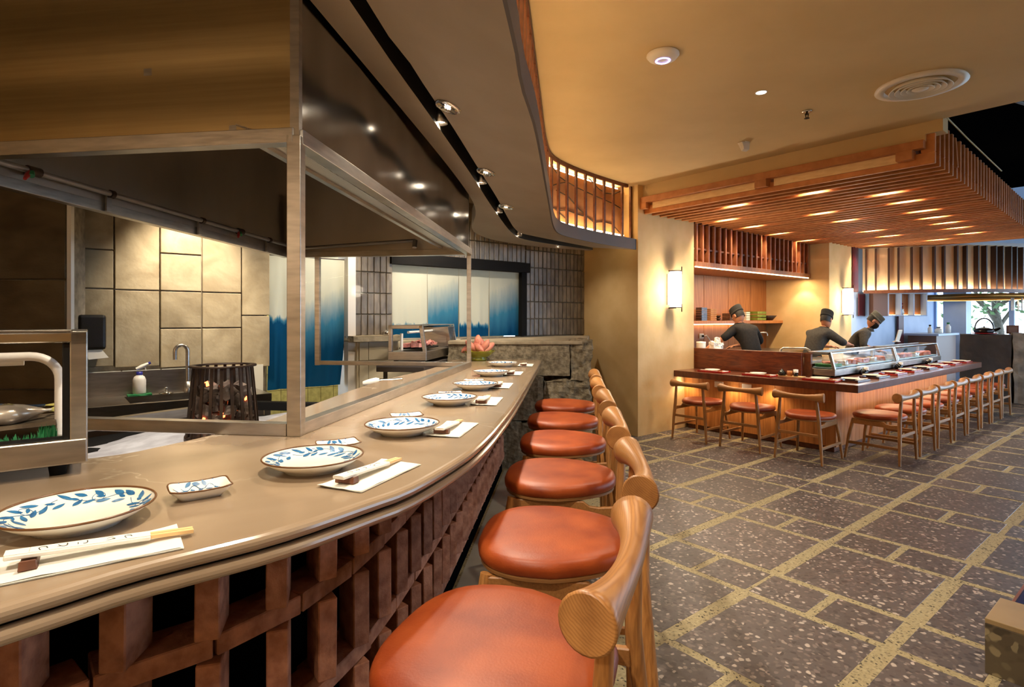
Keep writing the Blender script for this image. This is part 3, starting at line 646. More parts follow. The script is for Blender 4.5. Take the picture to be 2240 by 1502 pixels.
# ---------------------------------------------------------------- ceiling fittings
p = pz(1450, 118, 3.1); d = thing('ceiling_access_point', 'round white ceiling disc with a violet light ring', 'access point', p)
MB().lathe([(.098, -.002), (.1, -.012), (.085, -.03), (.05, -.042), (.001, -.044)], (0, 0, 0), 32).build('cover', M['whitep'], d)
MB().lathe([(.036, -.044), (.040, -.0475), (.046, -.044)], (0, 0, 0), 32).build('light_ring', emit('violet_ring', (.35, .30, 1, 1), 4), d)
MB().lathe([(.09, .0), (.09, -.004), (.001, -.004)], (0, 0, 0), 24).build('mount', M['whitep'], d)
p = pz(1665, 202, 3.1); d = thing('ceiling_downlight', 'small recessed white downlight in the cream ceiling', 'downlight', p)
MB().lathe([(.036, -.002), (.042, -.005), (.044, .0)], (0, 0, 0), 20).build('rim', M['whitep'], d); MB().lathe([(.036, -.002), (.001, -.0015)], (0, 0, 0), 20).build('lens', emit('ceiling_lens', (1, .92, .75, 1), 3), d)
light('ceiling_and_fill_spot', 'SPOT', (p.x, p.y, 3.07), 85, NEUT, (0, 0, 0), spot_size=1.35, spot_blend=.7, shadow_soft_size=.03)
p = pz(1765, 243, 3.1); d = thing('fire_sprinkler', 'small brass fire sprinkler hanging from the cream ceiling', 'sprinkler', p)
MB().lathe([(.001, -.001), (.04, -.001), (.038, -.008), (.012, -.01), (.001, -.01)], (0, 0, 0), 18).build('escutcheon', M['chrome'], d)
sp = MB().tube([(0, 0, -.008), (0, 0, -.03)], .009, 8); sp.bar((-.014, 0, -.02), (-.006, 0, -.055), .005, .005); sp.bar((.014, 0, -.02), (.006, 0, -.055), .005, .005); sp.build('frame', M['iron'], d)
MB().lathe([(.001, -.055), (.02, -.056), (.02, -.059), (.001, -.059)], (0, 0, 0), 12).build('deflector', M['iron'], d)
p = pz(1627, 312, 3.1); d = thing('motion_sensor', 'white wedge shaped motion sensor on the cream ceiling', 'sensor', p, .4)
MB().add([(-.05, -.03, 0), (.05, -.03, 0), (.05, .03, 0), (-.05, .03, 0), (-.035, -.035, -.07), (.035, -.035, -.07), (.03, 0, -.085), (-.03, 0, -.085)], [(0, 1, 5, 4), (1, 2, 6, 5), (2, 3, 7, 6), (3, 0, 4, 7), (4, 5, 6, 7), (3, 2, 1, 0)]).build('body', M['whitep'], d, bevel=.006)
MB().box((0, 0, -.003), (.06, .09, .006)).build('mount', M['whitep'], d)
p = pz(2013, 186, 3.1); d = thing('ceiling_diffuser', 'large round white air diffuser with curved louvres in the ceiling', 'diffuser', p, .5)
MB().lathe([(.27, .0), (.275, -.012), (.215, -.02), (.21, .02)], (0, 0, 0), 40).build('rim', M['whitep'], d)
MB().lathe([(.21, .01), (.001, .012)], (0, 0, -.002), 32).build('throat', M['dark'], d)
for r in (.18, .145, .11, .075): MB().lathe([(r-.018, -.004), (r+.008, -.034), (r+.004, -.036), (r-.022, -.006)], (0, 0, 0), 36).build('louvre', M['whitep'], d)
MB().lathe([(.05, -.03), (.03, -.04), (.001, -.042)], (0, 0, 0), 24).build('hub', M['whitep'], d)
# services in the dark ceiling void
d = thing('ceiling_pipe', 'slim grey pipe running under the dark ceiling void', 'pipe', (3.9, 4.2, 3.6))
MB().tube([R(-.9, -1.4, 3.25), R(-1.45, 1.5, 3.4)], .018, 8).build('pipe', M['fascia'], d, world=True)
for bb in (-.2, 1.2): MB().tube([R(-1.12, bb, 3.3), R(-1.12, bb, 4.3)], .008, 6).build('hanger', M['fascia'], d, world=True)
d = thing('air_duct', 'long brown duct across the dark ceiling void', 'duct', R(-2.2, 1.0, 3.55))
MB().box(R(-3.2, .5, 3.72), (5.2, .34, .22), ANG_A).build('duct', M['fascia'], d, world=True, bevel=.01)
MB().box(R(-3.2, .5, 3.72), (.06, .36, .24), ANG_A).build('flange', M['fascia'], d, world=True)
d = thing('cable_tray', 'short pale cable tray in the dark ceiling void beside the canopy', 'cable tray', R(-1.4, 2.4, 3.4))
MB().box(R(-1.9, 2.6, 3.5), (1.6, .12, .05), ANG_A).build('tray', M['soffit'], d, world=True)
d = thing('yellow_cable', 'thin yellow cable along the top edge of the canopy', 'cable', R(-.8, 1, 3.13))
MB().tube([R(-.84, -.55, 3.16), R(-.80, .4, 3.15), R(-.72, 2.2, 3.16)], .008, 6).build('cable', mat('yellow_jacket', C(170, 140, 30), rough=.5), d, world=True)
# ---------------------------------------------------------------- stone bar counter on a brick lattice
ZC = 1.06
E = smooth_curve([Vector((-1.75, -.52, 0)), Vector((-1.2, .17, 0))] + [Vector((*pz(u, v, ZC).xy, 0)) for u, v in ((0, 1317), (297, 1230), (601, 1156), (800, 1092), (892, 1059), (988, 1006), (1037, 972), (1085, 924), (1133, 862), (1181, 787))], 120)
I = smooth_curve([Vector((-2.5, .35, 0)), Vector((-1.62, 1.32, 0))] + [Vector((*pz(u, v, ZC).xy, 0)) for u, v in ((200, 1002), (352, 976), (461, 951.6), (571, 923), (655, 895), (831, 833), (943, 806))] + [Vector((-.56, 5.45, 0))], 120)
En = normals2d(E)                                        # outward, towards the stools
bc = thing('bar_counter', 'long curved taupe stone bar counter on an open lattice of red brown bricks', 'counter', (-.3, 2.2, 0))
def lift(c, z, n=None, d=0): return [Vector((p.x, p.y, z)) + (n[i]*d if n else Vector((0, 0, 0))) for i, p in enumerate(c)]
mb = MB()
strip(mb, lift(E, ZC), lift(I, ZC), False); strip(mb, lift(I, ZC), lift(I, ZC-.06)); strip(mb, lift(I, ZC-.06), lift(E, ZC-.06), False)
mb.build('stone_top', M['stonetop'], bc, world=True)
def nose(z0, z1, out, nm):
    mb = MB(); prev = lift(E, z1, En, 0); n = 8
    for k in range(1, n+1):
        a = PI*k/n; cur = lift(E, (z0+z1)/2 + (z1-z0)/2*math.cos(a), En, out*math.sin(a)); strip(mb, prev, cur); prev = cur
    mb.build(nm, M['stonetop'], bc, world=True)
nose(ZC-.029, ZC, .017, 'bullnose'); nose(ZC-.060, ZC-.033, .017, 'bullnose')
mb = MB(); strip(mb, lift(E, ZC-.029, En, -.002), lift(E, ZC-.033, En, -.002)); mb.build('shadow_joint', M['dark'], bc, world=True)
# brick lattice
BI = .36
B = resample([p - n*BI for p, n in zip(E, En)], 240); Bn = normals2d(B)
BL = sum((B[i+1]-B[i]).length for i in range(239))
def at(s):
    f = max(0, min(.9999, s/BL))*239; i = int(f); return B[i].lerp(B[i+1], f-i), Bn[i]
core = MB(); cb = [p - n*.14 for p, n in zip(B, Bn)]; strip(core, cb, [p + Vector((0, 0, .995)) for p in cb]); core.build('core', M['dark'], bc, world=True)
bme = MB().box((0, 0, 0), (.112, .052, .226)).build('brick', M['brick'], bc, bevel=.003, seg=1)
cme = MB().box((0, 0, 0), (.115, .222, .05)).build('course_brick', M['brick'], bc, bevel=.003, seg=1)
inv = ROOT[bc.name].inverted(); used = [False, False]
def put(tpl, k, nm, p, rz, dz=0):
    if not used[k]: o = tpl; used[k] = True
    else: o = link(nm, tpl.data, bc, .003, 1)
    o.location = inv @ Vector(p); o.rotation_euler = (random.uniform(-.012, .012), random.uniform(-.012, .012), rz)
rows = [(.835), (.555), (.275)]; crs = [.972, .697, .417, .137]
s = .9; k = 0
while s < BL-.05:
    p, n = at(s); a = math.atan2(n.y, n.x)
    for z in rows:
        put(bme, 0, 'brick', (p.x - n.x*.02, p.y - n.y*.02, z), a - .62 + random.uniform(-.03, .03))
    s += .172; k += 1
s = .95; k = 0
while s < BL-.03:
    for r, z in enumerate(crs):
        p, n = at(s + (.115 if r % 2 else 0)); a = math.atan2(n.y, n.x)
        put(cme, 1, 'course_brick', (p.x - n.x*.045, p.y - n.y*.045, z), a + random.uniform(-.01, .01))
    s += .229
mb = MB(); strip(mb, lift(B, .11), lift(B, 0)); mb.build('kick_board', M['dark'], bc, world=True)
fs = MB(); o1 = [p + n*.02 for p, n in zip(B, Bn)]; o2 = [p + n*.50 for p, n in zip(B, Bn)]
strip(fs, lift(o1, .006), lift(o2, .006)); strip(fs, lift(o2, .006), lift(o2, -.01)); struct(fs.build('trim_8', M['smoothfloor']))

# ---------------------------------------------------------------- stainless hood with guard frames
P1 = Vector((-.722, 1.896, 0)); P2 = Vector((-.349, 4.6, 0)); LD = (P2-P1).normalized(); ND = Vector((-LD.y, LD.x, 0))
P4 = P1 + ND*1.58; P3 = P2 + ND*1.58; HA = math.atan2(LD.y, LD.x)
ZN, ZF = 2.058, 1.992
def hb(p): return ZN + (ZF-ZN)*((p-P1).dot(LD))/(P2-P1).length
hood = thing('range_hood', 'large brushed stainless steel box hood hanging over the charcoal hearth', 'hood', P1+Vector((-.6, 1.3, 2.0)))
def sheet(p, q, zt, nm, m, th=.02, z0=0):
    n = Vector((-(q-p).y, (q-p).x, 0)).normalized()*th
    # gently buckled sheet so that reflections wander
    mb = MB(); N_ = 1
    vs = [p, q, q+n, p+n]; b_ = [Vector((v.x, v.y, hb(v)+z0)) for v in vs]; t_ = [Vector((v.x, v.y, zt)) for v in vs]
    mb.add(b_+t_, [(3, 2, 1, 0), (4, 5, 6, 7), (0, 1, 5, 4), (1, 2, 6, 5), (2, 3, 7, 6), (3, 0, 4, 7)])
    return mb.build(nm, m, hood, world=True)
sheet(P4, P1, 3.4, 'front_panel', M['steelf']); sheet(P1, P2, 3.0, 'right_panel', M['steel']); sheet(P2, P3, 2.9, 'far_panel', M['steelin']); sheet(P3, P4, 3.2, 'left_panel', M['steelin'])
MB().prism([P1, P2, P3, P4], 2.9, 2.92).build('roof', M['steel2'], hood, world=True)
def rail(p, q, w_, h_, nm, m='steel2', dz=0, par=None):
    MB().bar(Vector((p.x, p.y, hb(p)+dz)), Vector((q.x, q.y, hb(q)+dz)), w_, h_).build(nm, M[m], par or hood, world=True, bevel=.002)
for a, b_ in ((P1, P4), (P1, P2), (P2, P3), (P3, P4)): rail(a, b_, .05, .05, 'lower_rim', dz=-.0)
# perforated grease gutter along the counter side
M['mesh'] = mat('perforated_steel', C(150, 146, 140), C(60, 56, 52), .4, .8, ns=3, lo=.45, hi=.5)
g0, g1 = P1 + ND*.05, P2 + ND*.05
vs = []
for pnt, off in ((g0, 0), (g1, 0), (g1, .17), (g0, .17)): q = pnt + ND*off; vs.append(Vector((q.x, q.y, hb(pnt) - .012 + off*.35)))
gm = MB().add(vs + [v + Vector((0, 0, .008)) for v in vs], [(0, 1, 2, 3), (7, 6, 5, 4), (0, 4, 5, 1), (1, 5, 6, 2), (2, 6, 7, 3), (3, 7, 4, 0)])
def dots():
    m = M['mesh']; nt = m.node_tree; b = nt.nodes['Principled BSDF']; N = nt.nodes.new; Lk = nt.links.new
    tc = N('ShaderNodeTexCoord'); v = N('ShaderNodeTexVoronoi'); v.inputs['Scale'].default_value = 130; v.inputs['Randomness'].default_value = 0
    Lk(tc.outputs['Object'], v.inputs['Vector']); lt = N('ShaderNodeMath'); lt.operation = 'LESS_THAN'; lt.inputs[1].default_value = .30; Lk(v.outputs['Distance'], lt.inputs[0])
    mx = N('ShaderNodeMix'); mx.data_type = 'RGBA'; mx.inputs[6].default_value = C(178, 172, 164); mx.inputs[7].default_value = C(26, 24, 24); Lk(lt.outputs[0], mx.inputs[0]); Lk(mx.outputs[2], b.inputs['Base Color'])
dots()
gm.build('perforated_gutter', M['mesh'], hood, world=True)
rail(P1+ND*.23, P2+ND*.23, .03, .04, 'gutter_rim', dz=.05)
# corner angle and inner beams
MB().bar(Vector((P1.x, P1.y, ZN)), Vector((P1.x, P1.y, 3.2)), .03, .03).build('corner_angle', M['steel2'], hood, world=True)
MB().bar(P1+ND*.55+Vector((0, 0, 2.32)), P2+ND*.55+Vector((0, 0, 2.26)), .03, .05).build('inner_beam', M['steel2'], hood, world=True)
MB().bar(P2+ND*1.5-LD*.06+Vector((0, 0, 2.0)), P2+ND*1.5-LD*.06+Vector((0, 0, 2.5)), .04, .04).build('inner_post', M['steel2'], hood, world=True)
MB().lathe([(.001, .02), (.05, .02), (.055, -.005), (.001, -.005)], P1 + LD*.25 + ND*.7 + Vector((0, 0, 2.75)), 20).build('hood_fill_disc', M['ledw'], hood, world=True)  # hidden glowing disc added to light the ash and the hood interior
light('hood_fill_light', 'SPOT', P1 + LD*.25 + ND*.7 + Vector((0, 0, 2.7)), 90, (1, .93, .82), (.35, -.35, 0), spot_size=1.7, spot_blend=.5, shadow_soft_size=.06)
# fire-suppression pipes with valves under the rim
M['pipe'] = mat('grey_pipe', C(140, 132, 126), rough=.4, metal=.7); M['red'] = mat('red_handle', C(150, 26, 22), rough=.4)
sp1 = thing('sprinkler_pipe', 'thin grey pipe with red and green valves inside the left hood wall', 'pipe', P4+LD*.9+Vector((0, 0, 2.05)))
ln = [P3 - ND*.06 - LD*.08 + Vector((0, 0, 2.06)), P4 - ND*.06 + LD*.3 + Vector((0, 0, 2.12))]
MB().tube(ln, .014, 10).build('pipe', M['pipe'], sp1, world=True)
for f in (.12, .45, .75):
    c = ln[0].lerp(ln[1], f)
    MB().box(c + Vector((0, 0, -.045)) + ND*.02, (.03, .012, .09), HA).build('bracket', M['steel2'], sp1, world=True)
    MB().tube([c - LD*.012, c + LD*.012], .021, 12).build('clamp', M['iron'], sp1, world=True)
for f in (.28, .93):
    c = ln[0].lerp(ln[1], f)
    MB().tube([c - LD*.03, c + LD*.03], .022, 10).build('valve', M['iron'], sp1, world=True)
    MB().tube([c + Vector((0, 0, .01)), c - LD*.05 + Vector((.02, 0, -.03)), c - LD*.07 + Vector((.03, 0, -.05))], [.013, .011, .007], 8).build('valve_handle', M['red'], sp1, world=True)
    MB().tube([c - LD*.02 + Vector((.01, 0, -.005)), c - LD*.04 + Vector((.03, 0, -.03))], .012, 8).build('nozzle', M['greenp'], sp1, world=True)
sp2 = thing('sprinkler_pipe', 'thin grey pipe along the far hood wall above the curtains', 'pipe', P2+ND*.8+Vector((0, 0, 2.03)))
MB().tube([P3 - LD*.10 - ND*.1 + Vector((0, 0, 2.03)), P2 - LD*.10 + ND*.42 + Vector((0, 0, 2.08))], .013, 8).build('pipe', M['pipe'], sp2, world=True)
c = P2 - LD*.10 + ND*.42 + Vector((0, 0, 2.08)); MB().tube([c, c - LD*.02 + Vector((0, 0, -.06))], .02, 8).build('elbow', M['pipe'], sp2, world=True)
# guard frames with glass standing on the counter
def frame(name, label, bars, panes, loc):
    d = thing(name, label, 'guard', loc)
    for p, q, a, b_ in bars: MB().bar(p, q, a, b_).build('rail' if abs(p[2]-q[2]) < .1 else 'post', M['steel2'], d, world=True, bevel=.002)
    for vs in panes:
        n = (vs[1]-vs[0]).cross(vs[3]-vs[0]).normalized()*.004
        MB().add([v-n for v in vs] + [v+n for v in vs], [(3, 2, 1, 0), (4, 5, 6, 7), (0, 1, 5, 4), (1, 2, 6, 5), (2, 3, 7, 6), (3, 0, 4, 7)]).build('glass_pane', M['gglass'], d, world=True)
    return d
zv = lambda p, z: Vector((p.x, p.y, z))
hz = .021
Q = P1 + ND*1.5
frame('glass_guard', 'steel framed clear glass guard along the counter beside the plates', [(zv(P1, ZC), zv(P1, ZN), .046, .046), (zv(P2, ZC), zv(P2, ZF), .034, .034), (zv(P1, ZC+hz), zv(P2, ZC+hz), .042, .042)],
      [[zv(P1, ZC+.04), zv(P2, ZC+.04), zv(P2, ZF-.02), zv(P1, ZN-.02)]], P1.lerp(P2, .5)+Vector((0, 0, ZC)))
frame('glass_guard', 'steel framed clear glass guard across the front of the hearth behind the fish case', [(zv(P1+ND*.024, ZC+hz), zv(Q, ZC+hz), .042, .042), (zv(Q, ZC), zv(Q, ZN), .04, .04)],
      [[zv(P1+ND*.02, ZC+.04), zv(Q, ZC+.04), zv(Q, ZN-.02), zv(P1+ND*.02, ZN-.02)]], P1.lerp(Q, .5)+Vector((0, 0, ZC)))
Q2 = P2 + ND*1.30
frame('glass_guard', 'slim steel guard frame before the blue door curtain beyond the hearth', [(zv(P2+ND*.02, ZC+hz), zv(Q2, ZC+hz), .034, .034), (zv(Q2, ZC), zv(Q2, ZF), .04, .04)],
      [[zv(P2+ND*.02, ZC+.04), zv(Q2, ZC+.04), zv(Q2, ZF-.02), zv(P2+ND*.02, ZF-.02)]], P2.lerp(Q2, .5)+Vector((0, 0, ZC)))

# ---------------------------------------------------------------- hearth with ash and charcoal basket
he = thing('charcoal_hearth', 'sunken charcoal hearth filled with pale ash behind the counter', 'hearth', (-1.9, 2.7, 0))
hp = [Vector((-1.22, 1.35, 0)), Vector((-.98, 2.2, 0)), Vector((-.86, 3.5, 0)), Vector((-1.75, 3.62, 0)), Vector((-2.45, 2.45, 0)), Vector((-2.5, 1.4, 0))]
MB().prism(hp, .02, .84).build('body', M['black'], he, world=True)
bm_ = MB(); n_ = 26; cx, cy = -1.7, 2.4; vs = []; fs = []
for i in range(n_+1):
    for j in range(n_+1):
        x = -2.42 + 1.56*i/n_; y = 1.4 + 2.1*j/n_; vs.append((x, y, .865 + .05*noise.noise((x*2.2, y*2.2, 0)) + .012*noise.noise((x*9, y*9, 3))))
for i in range(n_):
    for j in range(n_):
        c = Vector(((vs[i*(n_+1)+j][0]), vs[i*(n_+1)+j][1], 0))
        inside = all(((hp[(k+1) % 6]-hp[k]).cross(c+Vector((.03, .04, 0))-hp[k])).z > 0 for k in range(6))
        if inside: fs.append((i*(n_+1)+j, (i+1)*(n_+1)+j, (i+1)*(n_+1)+j+1, i*(n_+1)+j+1))
bm_.add(vs, fs, True); a_ = bm_.build('ash_bed', M['ash'], he, world=True); a_['kind'] = 'stuff'
for k in range(6):
    MB().bar(hp[k] + Vector((0, 0, .90)), hp[(k+1) % 6] + Vector((0, 0, .90)), .06, .05).build('rim', M['steel2'] if k in (3, 4) else M['black'], he, world=True)
bp = Vector((-1.385, 2.72, .89))
bk = thing('charcoal_basket', 'round iron bar basket of glowing charcoal standing in the ash', 'basket', bp)
for k in range(20):
    a = 2*PI*k/20 + .1; e = Vector((math.cos(a), math.sin(a), 0))
    MB().bar(e*.158, e*.128 + Vector((0, 0, .335)), .014, .006, e).build('bar', M['iron'], bk)
MB().lathe([(.118, .332), (.146, .332), (.146, .340), (.118, .340), (.118, .332)], (0, 0, 0), 32).build('top_ring', M['iron'], bk)
MB().lathe([(.15, 0), (.165, 0), (.165, .012), (.15, .012), (.15, 0)], (0, 0, 0), 32).build('base_ring', M['iron'], bk)
rnd = random.Random(4); k = 0
for lay in range(5):
    for q in range(7):
        a = q*2*PI/7 + lay*.45; r = .098 if q else .098
        M_ = Matrix.Rotation(rnd.uniform(0, 6), 4, Vector((rnd.random(), rnd.random(), rnd.random()+.1)))
        c = bp + Vector((math.cos(a)*(.105-.006*lay), math.sin(a)*(.105-.006*lay), .04 + lay*.043))
        cm = MB().rough((0, 0, 0), (.075, .05, .05), 0, 4, .012, 22, k); o = cm.build('charcoal', M['char']); o.location = c
        o.rotation_euler = (rnd.uniform(0, 6), rnd.uniform(0, 6), rnd.uniform(0, 6)); tag(o, 'ash-dusted lump of charcoal in the iron basket', 'charcoal', 'charcoal lumps in the basket'); k += 1
        if (q + lay) % 3 == 0:
            e = MB().rough((0, 0, 0), (.022, .012, .012), 0, 2, .004, 40, k).build('ember', M['ember'], o); e.location = (.03*rnd.choice((-1, 1)), rnd.uniform(-.01, .01), .026)
light('ember_light', 'POINT', bp + Vector((0, 0, .13)), .6, (1, .2, .05), shadow_soft_size=.05)

# ---------------------------------------------------------------- glass cases
def case(name, label, o, ex, ey, L, D, Hh, slant=.0, parts=True, feet=.03, slim=1):
    # ex along the front, ey away from the guests; o = front right foot corner when seen from the guests
    d = thing(name, label, 'display case', o, math.atan2(ex.y, ex.x))
    X = Vector((1, 0, 0)); Y = Vector((0, 1, 0)); w_ = .036*slim; bz = feet; bh = .085*slim if slim < 1 else .062
    sY = 1 if ex.cross(ey).z > 0 else -1
    Pt = lambda x, y, z: Vector((-x, sY*y, z))
    s1 = MB(); s1.add([Pt(x, y, z) for x, y, z in ((0, 0, bz), (L, 0, bz), (L, D, bz), (0, D, bz), (0, 0, bz+bh), (L, 0, bz+bh), (L, D, bz+bh), (0, D, bz+bh))], [(0, 1, 2, 3), (4, 5, 6, 7), (0, 1, 5, 4), (1, 2, 6, 5), (2, 3, 7, 6), (3, 0, 4, 7)])
    s1.build('base', M['steel2'], d, bevel=.004)
    for x in (w_/2, L-w_/2):
        MB().bar(Pt(x, w_/2, bz+bh-.002), Pt(x, w_/2+slant, Hh), w_, w_, (0, 1, 0)).build('post', M['steel2'], d, bevel=.003)
        MB().bar(Pt(x, D-w_/2, bz+bh), Pt(x, D-w_/2, Hh), w_, w_, (0, 1, 0)).build('post', M['steel2'], d, bevel=.003)
        MB().bar(Pt(x, slant, Hh-w_/2), Pt(x, D, Hh-w_/2), w_, w_).build('top_rail', M['steel2'], d, bevel=.003)
    MB().bar(Pt(0, slant+w_/2, Hh-w_/2+.002), Pt(L, slant+w_/2, Hh-w_/2+.002), w_, w_*.7).build('top_rail', M['chrome'], d, bevel=.003)
    MB().bar(Pt(0, D-w_/2, Hh-w_/2), Pt(L, D-w_/2, Hh-w_/2), w_, w_).build('top_rail', M['steel2'], d, bevel=.003)
    def pane(a, b_, c, e):
        n = (b_-a).cross(c-a).normalized()*.003; MB().add([v-n for v in (a, b_, c, e)]+[v+n for v in (a, b_, c, e)], [(0, 1, 2, 3), (4, 5, 6, 7), (0, 1, 5, 4), (1, 2, 6, 5), (2, 3, 7, 6), (3, 0, 4, 7)]).build('glass_pane', M['glass'], d)
    z0, z1 = bz+bh, Hh-w_*.6
    pane(Pt(w_, .008, z0), Pt(L-w_, .008, z0), Pt(L-w_, .008+slant, z1), Pt(w_, .008+slant, z1))
    for x in (.01, L-.01): pane(Pt(x, w_, z0), Pt(x, D-w_, z0), Pt(x, D-w_, z1), Pt(x, w_+slant, z1))
    pane(Pt(w_, slant+w_, Hh-.01), Pt(L-w_, slant+w_, Hh-.01), Pt(L-w_, D-w_, Hh-.01), Pt(w_, D-w_, Hh-.01))
    for x in (.06, L-.06):
        for y in (.05, D-.05): MB().lathe([(.017, 0), (.021, feet)], Pt(x, y, 0), 10).build('foot', M['black'], d)
    return d, Pt
ex = Vector((.80, .60, 0)); ey = Vector((-.60, .80, 0))
o1 = pz(192, 1037, ZC); o1.z = ZC
fc, Pt = case('fish_display_case', 'chilled steel and glass display case with whole fish at the near end of the counter', o1, ex, ey, 1.0, .30, .36)
cp = []
for k in range(9): a = PI/2*k/8; cp.append(Pt(.058+.06-.06*math.cos(a), .10, .235+.06*math.sin(a)))
coil = [Pt(.058, .10, .084)] + cp + [Pt(.9, .10, .295)]
MB().tube(coil, .011, 12).build('cooling_pipe', M['whitep'], fc)
MB().tube([Pt(.13, .13, .283), Pt(.92, .13, .283)], .012, 12).build('cooling_pipe', M['whitep'], fc)
# fish, tray and plastic grass (lie in the case: things of their own)
loc = lambda x, y, z: ROOT[fc.name] @ Pt(x, y, z)
o = MB().rough((0, 0, 0), (.50, .15, .012), 0, 6, .004, 9, 1).build('fish_tray', M['brick'])
M['slate'] = mat('grey_brown_platter', C(112, 98, 80), C(90, 78, 62), .6, ns=14); o.data.materials[0] = M['slate']
o.location = loc(.315, .15, .118); o.rotation_euler = (0, -.03, ROOT[fc.name].to_euler().z); tag(o, 'grey brown serving platter under the fish in the glass case', 'platter')
MB().bar(Pt(.042, .028, .09), Pt(.042, .028, .33), .018, .016, (0, 1, 0)).build('gasket', M['blackm'], fc, bevel=.004)
MB().bar(Pt(.04, .028, .094), Pt(.96, .028, .094), .012, .008).build('gasket', M['blackm'], fc)
g = MB(); rg = random.Random(3)
for k in range(500):
    x, y = rg.uniform(.07, .62), rg.uniform(.03, .06); x = x if k % 3 else rg.uniform(.068, .10); y = y if k % 3 else rg.uniform(.03, .24); q = Pt(x, y, .086); h = rg.uniform(.014, .026)*(1 if k % 3 else 1.7); dx = rg.uniform(-.006, .006)
    g.add([q, q + Vector((.006, 0, 0)), q + Vector((.003+dx, rg.uniform(-.006, .006), h))], [(0, 1, 2)])
o = g.build('plastic_grass', M['greenp'], kind='stuff'); o.location = fc.location; o.rotation_euler = fc.rotation_euler; tag(o, 'bright green plastic grass strip below the fish platter', 'garnish')
M['silver'] = mat('silver_fish_skin', C(206, 194, 176), C(150, 140, 128), .25, .35, ns=9, detail=7); M['bluefish'] = mat('blue_fish_skin', C(30, 40, 56), C(62, 78, 96), .25, .3, ns=5, st=(1, 6, 6)); M['fin'] = mat('yellow_fin', C(180, 170, 84), C(120, 118, 84), .5, ns=12)
def fish(name, label, p, rz, L, Hh, T, m):
    d = thing(name, label, 'fish', p, rz)
    pr = [(0, .02), (.08, .45), (.2, .8), (.38, 1), (.6, .8), (.8, .4), (.92, .16), (1, .13)]
    rings = []
    for t, r in pr:
        rings.append([Vector((L*(t-.5), math.cos(2*PI*k/14)*Hh/2*r, math.sin(2*PI*k/14)*T/2*r + T*.0)) for k in range(14)])
    MB().loft(rings).build('body', m, d)
    MB().add([(L*.47, .004, 0), (L*.66, Hh*.42, .004), (L*.58, 0, 0), (L*.66, -Hh*.42, -.004), (L*.47, -.004, 0)], [(0, 1, 2, 3, 4)]).build('tail_fin', M['fin'], d)
    MB().add([(L*-.1, Hh*.42, 0), (L*.1, Hh*.62, 0), (L*.25, Hh*.42, 0), (L*.1, Hh*.36, 0)], [(0, 1, 2, 3)]).build('dorsal_fin', M['fin'], d)
    MB().sph((-L*.38, Hh*.08, T*.34), .007, 8, 6).build('eye', M['blackgl'], d)
    MB().add([(-L*.2, -.005, T*.5), (-L*.06, .012, T*.47), (-L*.06, -.02, T*.47)], [(0, 1, 2)]).build('side_fin', M['fin'], d)
    return d
az = ROOT[fc.name].to_euler().z
fish('fish', 'silvery round bodied fish lying on the platter in the near case', loc(.145, .11, .152), az+.45, .15, .075, .055, M['silver'])
fish('fish', 'long dark blue fish behind the silver one in the near case', loc(.27, .185, .156), az+.16, .36, .07, .055, M['bluefish'])
fish('fish', 'slim pale fish with a yellow tail behind the silver fish', loc(.17, .17, .144), az+.1, .18, .05, .035, M['silver'])
o2 = Vector((-.735, 4.86, ZC)); ex2 = Vector((-LD.x, -LD.y, 0)); 
c2, P2t = case('small_display_case', 'small steel and glass display case of meat at the far end of the counter', o2, ex2, Vector((ND.x, ND.y, 0)), 1.15, .34, .335, .035, slim=.9)
ll = lambda x, y, z: ROOT[c2.name] @ P2t(x, y, z)
MB().bar(P2t(.85, .0, .11), P2t(.85, .04, .30), .03, .03, (0, 1, 0)).build('divider_post', M['steel2'], c2)
MB().tube([P2t(.12, .26, .11), P2t(.12, .26, .26)], .013, 10).build('cooling_pipe', M['whitep'], c2)
MB().tube([P2t(.12, .20, .27), P2t(1.0, .20, .27)], .012, 10).build('cooling_pipe', M['whitep'], c2)
MB().prism([P2t(.88, .03, 0), P2t(1.12, .03, 0), P2t(1.12, .30, 0), P2t(.88, .30, 0)], .11, .31).build('machine_box', M['steel2'], c2)
M['meat'] = mat('pink_meat', C(196, 104, 96), C(226, 160, 150), .4, ns=16, rnd=True)
o = MB().box((0, 0, 0), (.44, .24, .015)).build('meat_tray', M['black'], bevel=.004); o.location = ll(.36, .17, .128); o.rotation_euler = (0, 0, HA); tag(o, 'black tray of meat inside the small far case', 'tray')
for k, (x, y) in enumerate(((.17, .14), (.17, .22))):
    o = MB().rough((0, 0, 0), (.09, .075, .035), 0, 5, .005, 20, k).build('meat_block', M['meat']); o.location = ll(x, y, .155); o.rotation_euler = (0, 0, HA); tag(o, ['pink block of tuna nearest the glass in the small far case', 'pink block of tuna behind its neighbour in the small far case'][k], 'meat', 'meat in the far case')
for k in range(14):
    o = MB().rough((0, 0, 0), (.05, .022, .03), 0, 3, .008, 40, k+5).build('shrimp', M['meat']); o.location = ll(.30 + (k % 7)*.055, .11 + (k//7)*.10, .158+.012*(k % 2)); o.rotation_euler = (.3*k, .2, HA+k*.9); tag(o, 'small pink shrimp heaped in the far display case', 'shrimp', 'shrimp in the far case')
st = thing('case_stand', 'dark shelf on legs carrying the outer end of the small display case', 'stand', (-.9, 5.0, 0))
MB().box(o2 + ND*.20 + LD*.5 + Vector((0, 0, -.03)), (1.2, .42, .06), HA).build('shelf', M['fascia'], st, world=True, bevel=.004)
for dx, dy in ((.03, .37), (.08, .40), (1.05, .38)): MB().bar(o2 + LD*dx + ND*dy + Vector((0, 0, -1.06)), o2 + LD*dx + ND*dy + Vector((0, 0, -.06)), .022, .022).build('leg', M['fascia'], st, world=True)

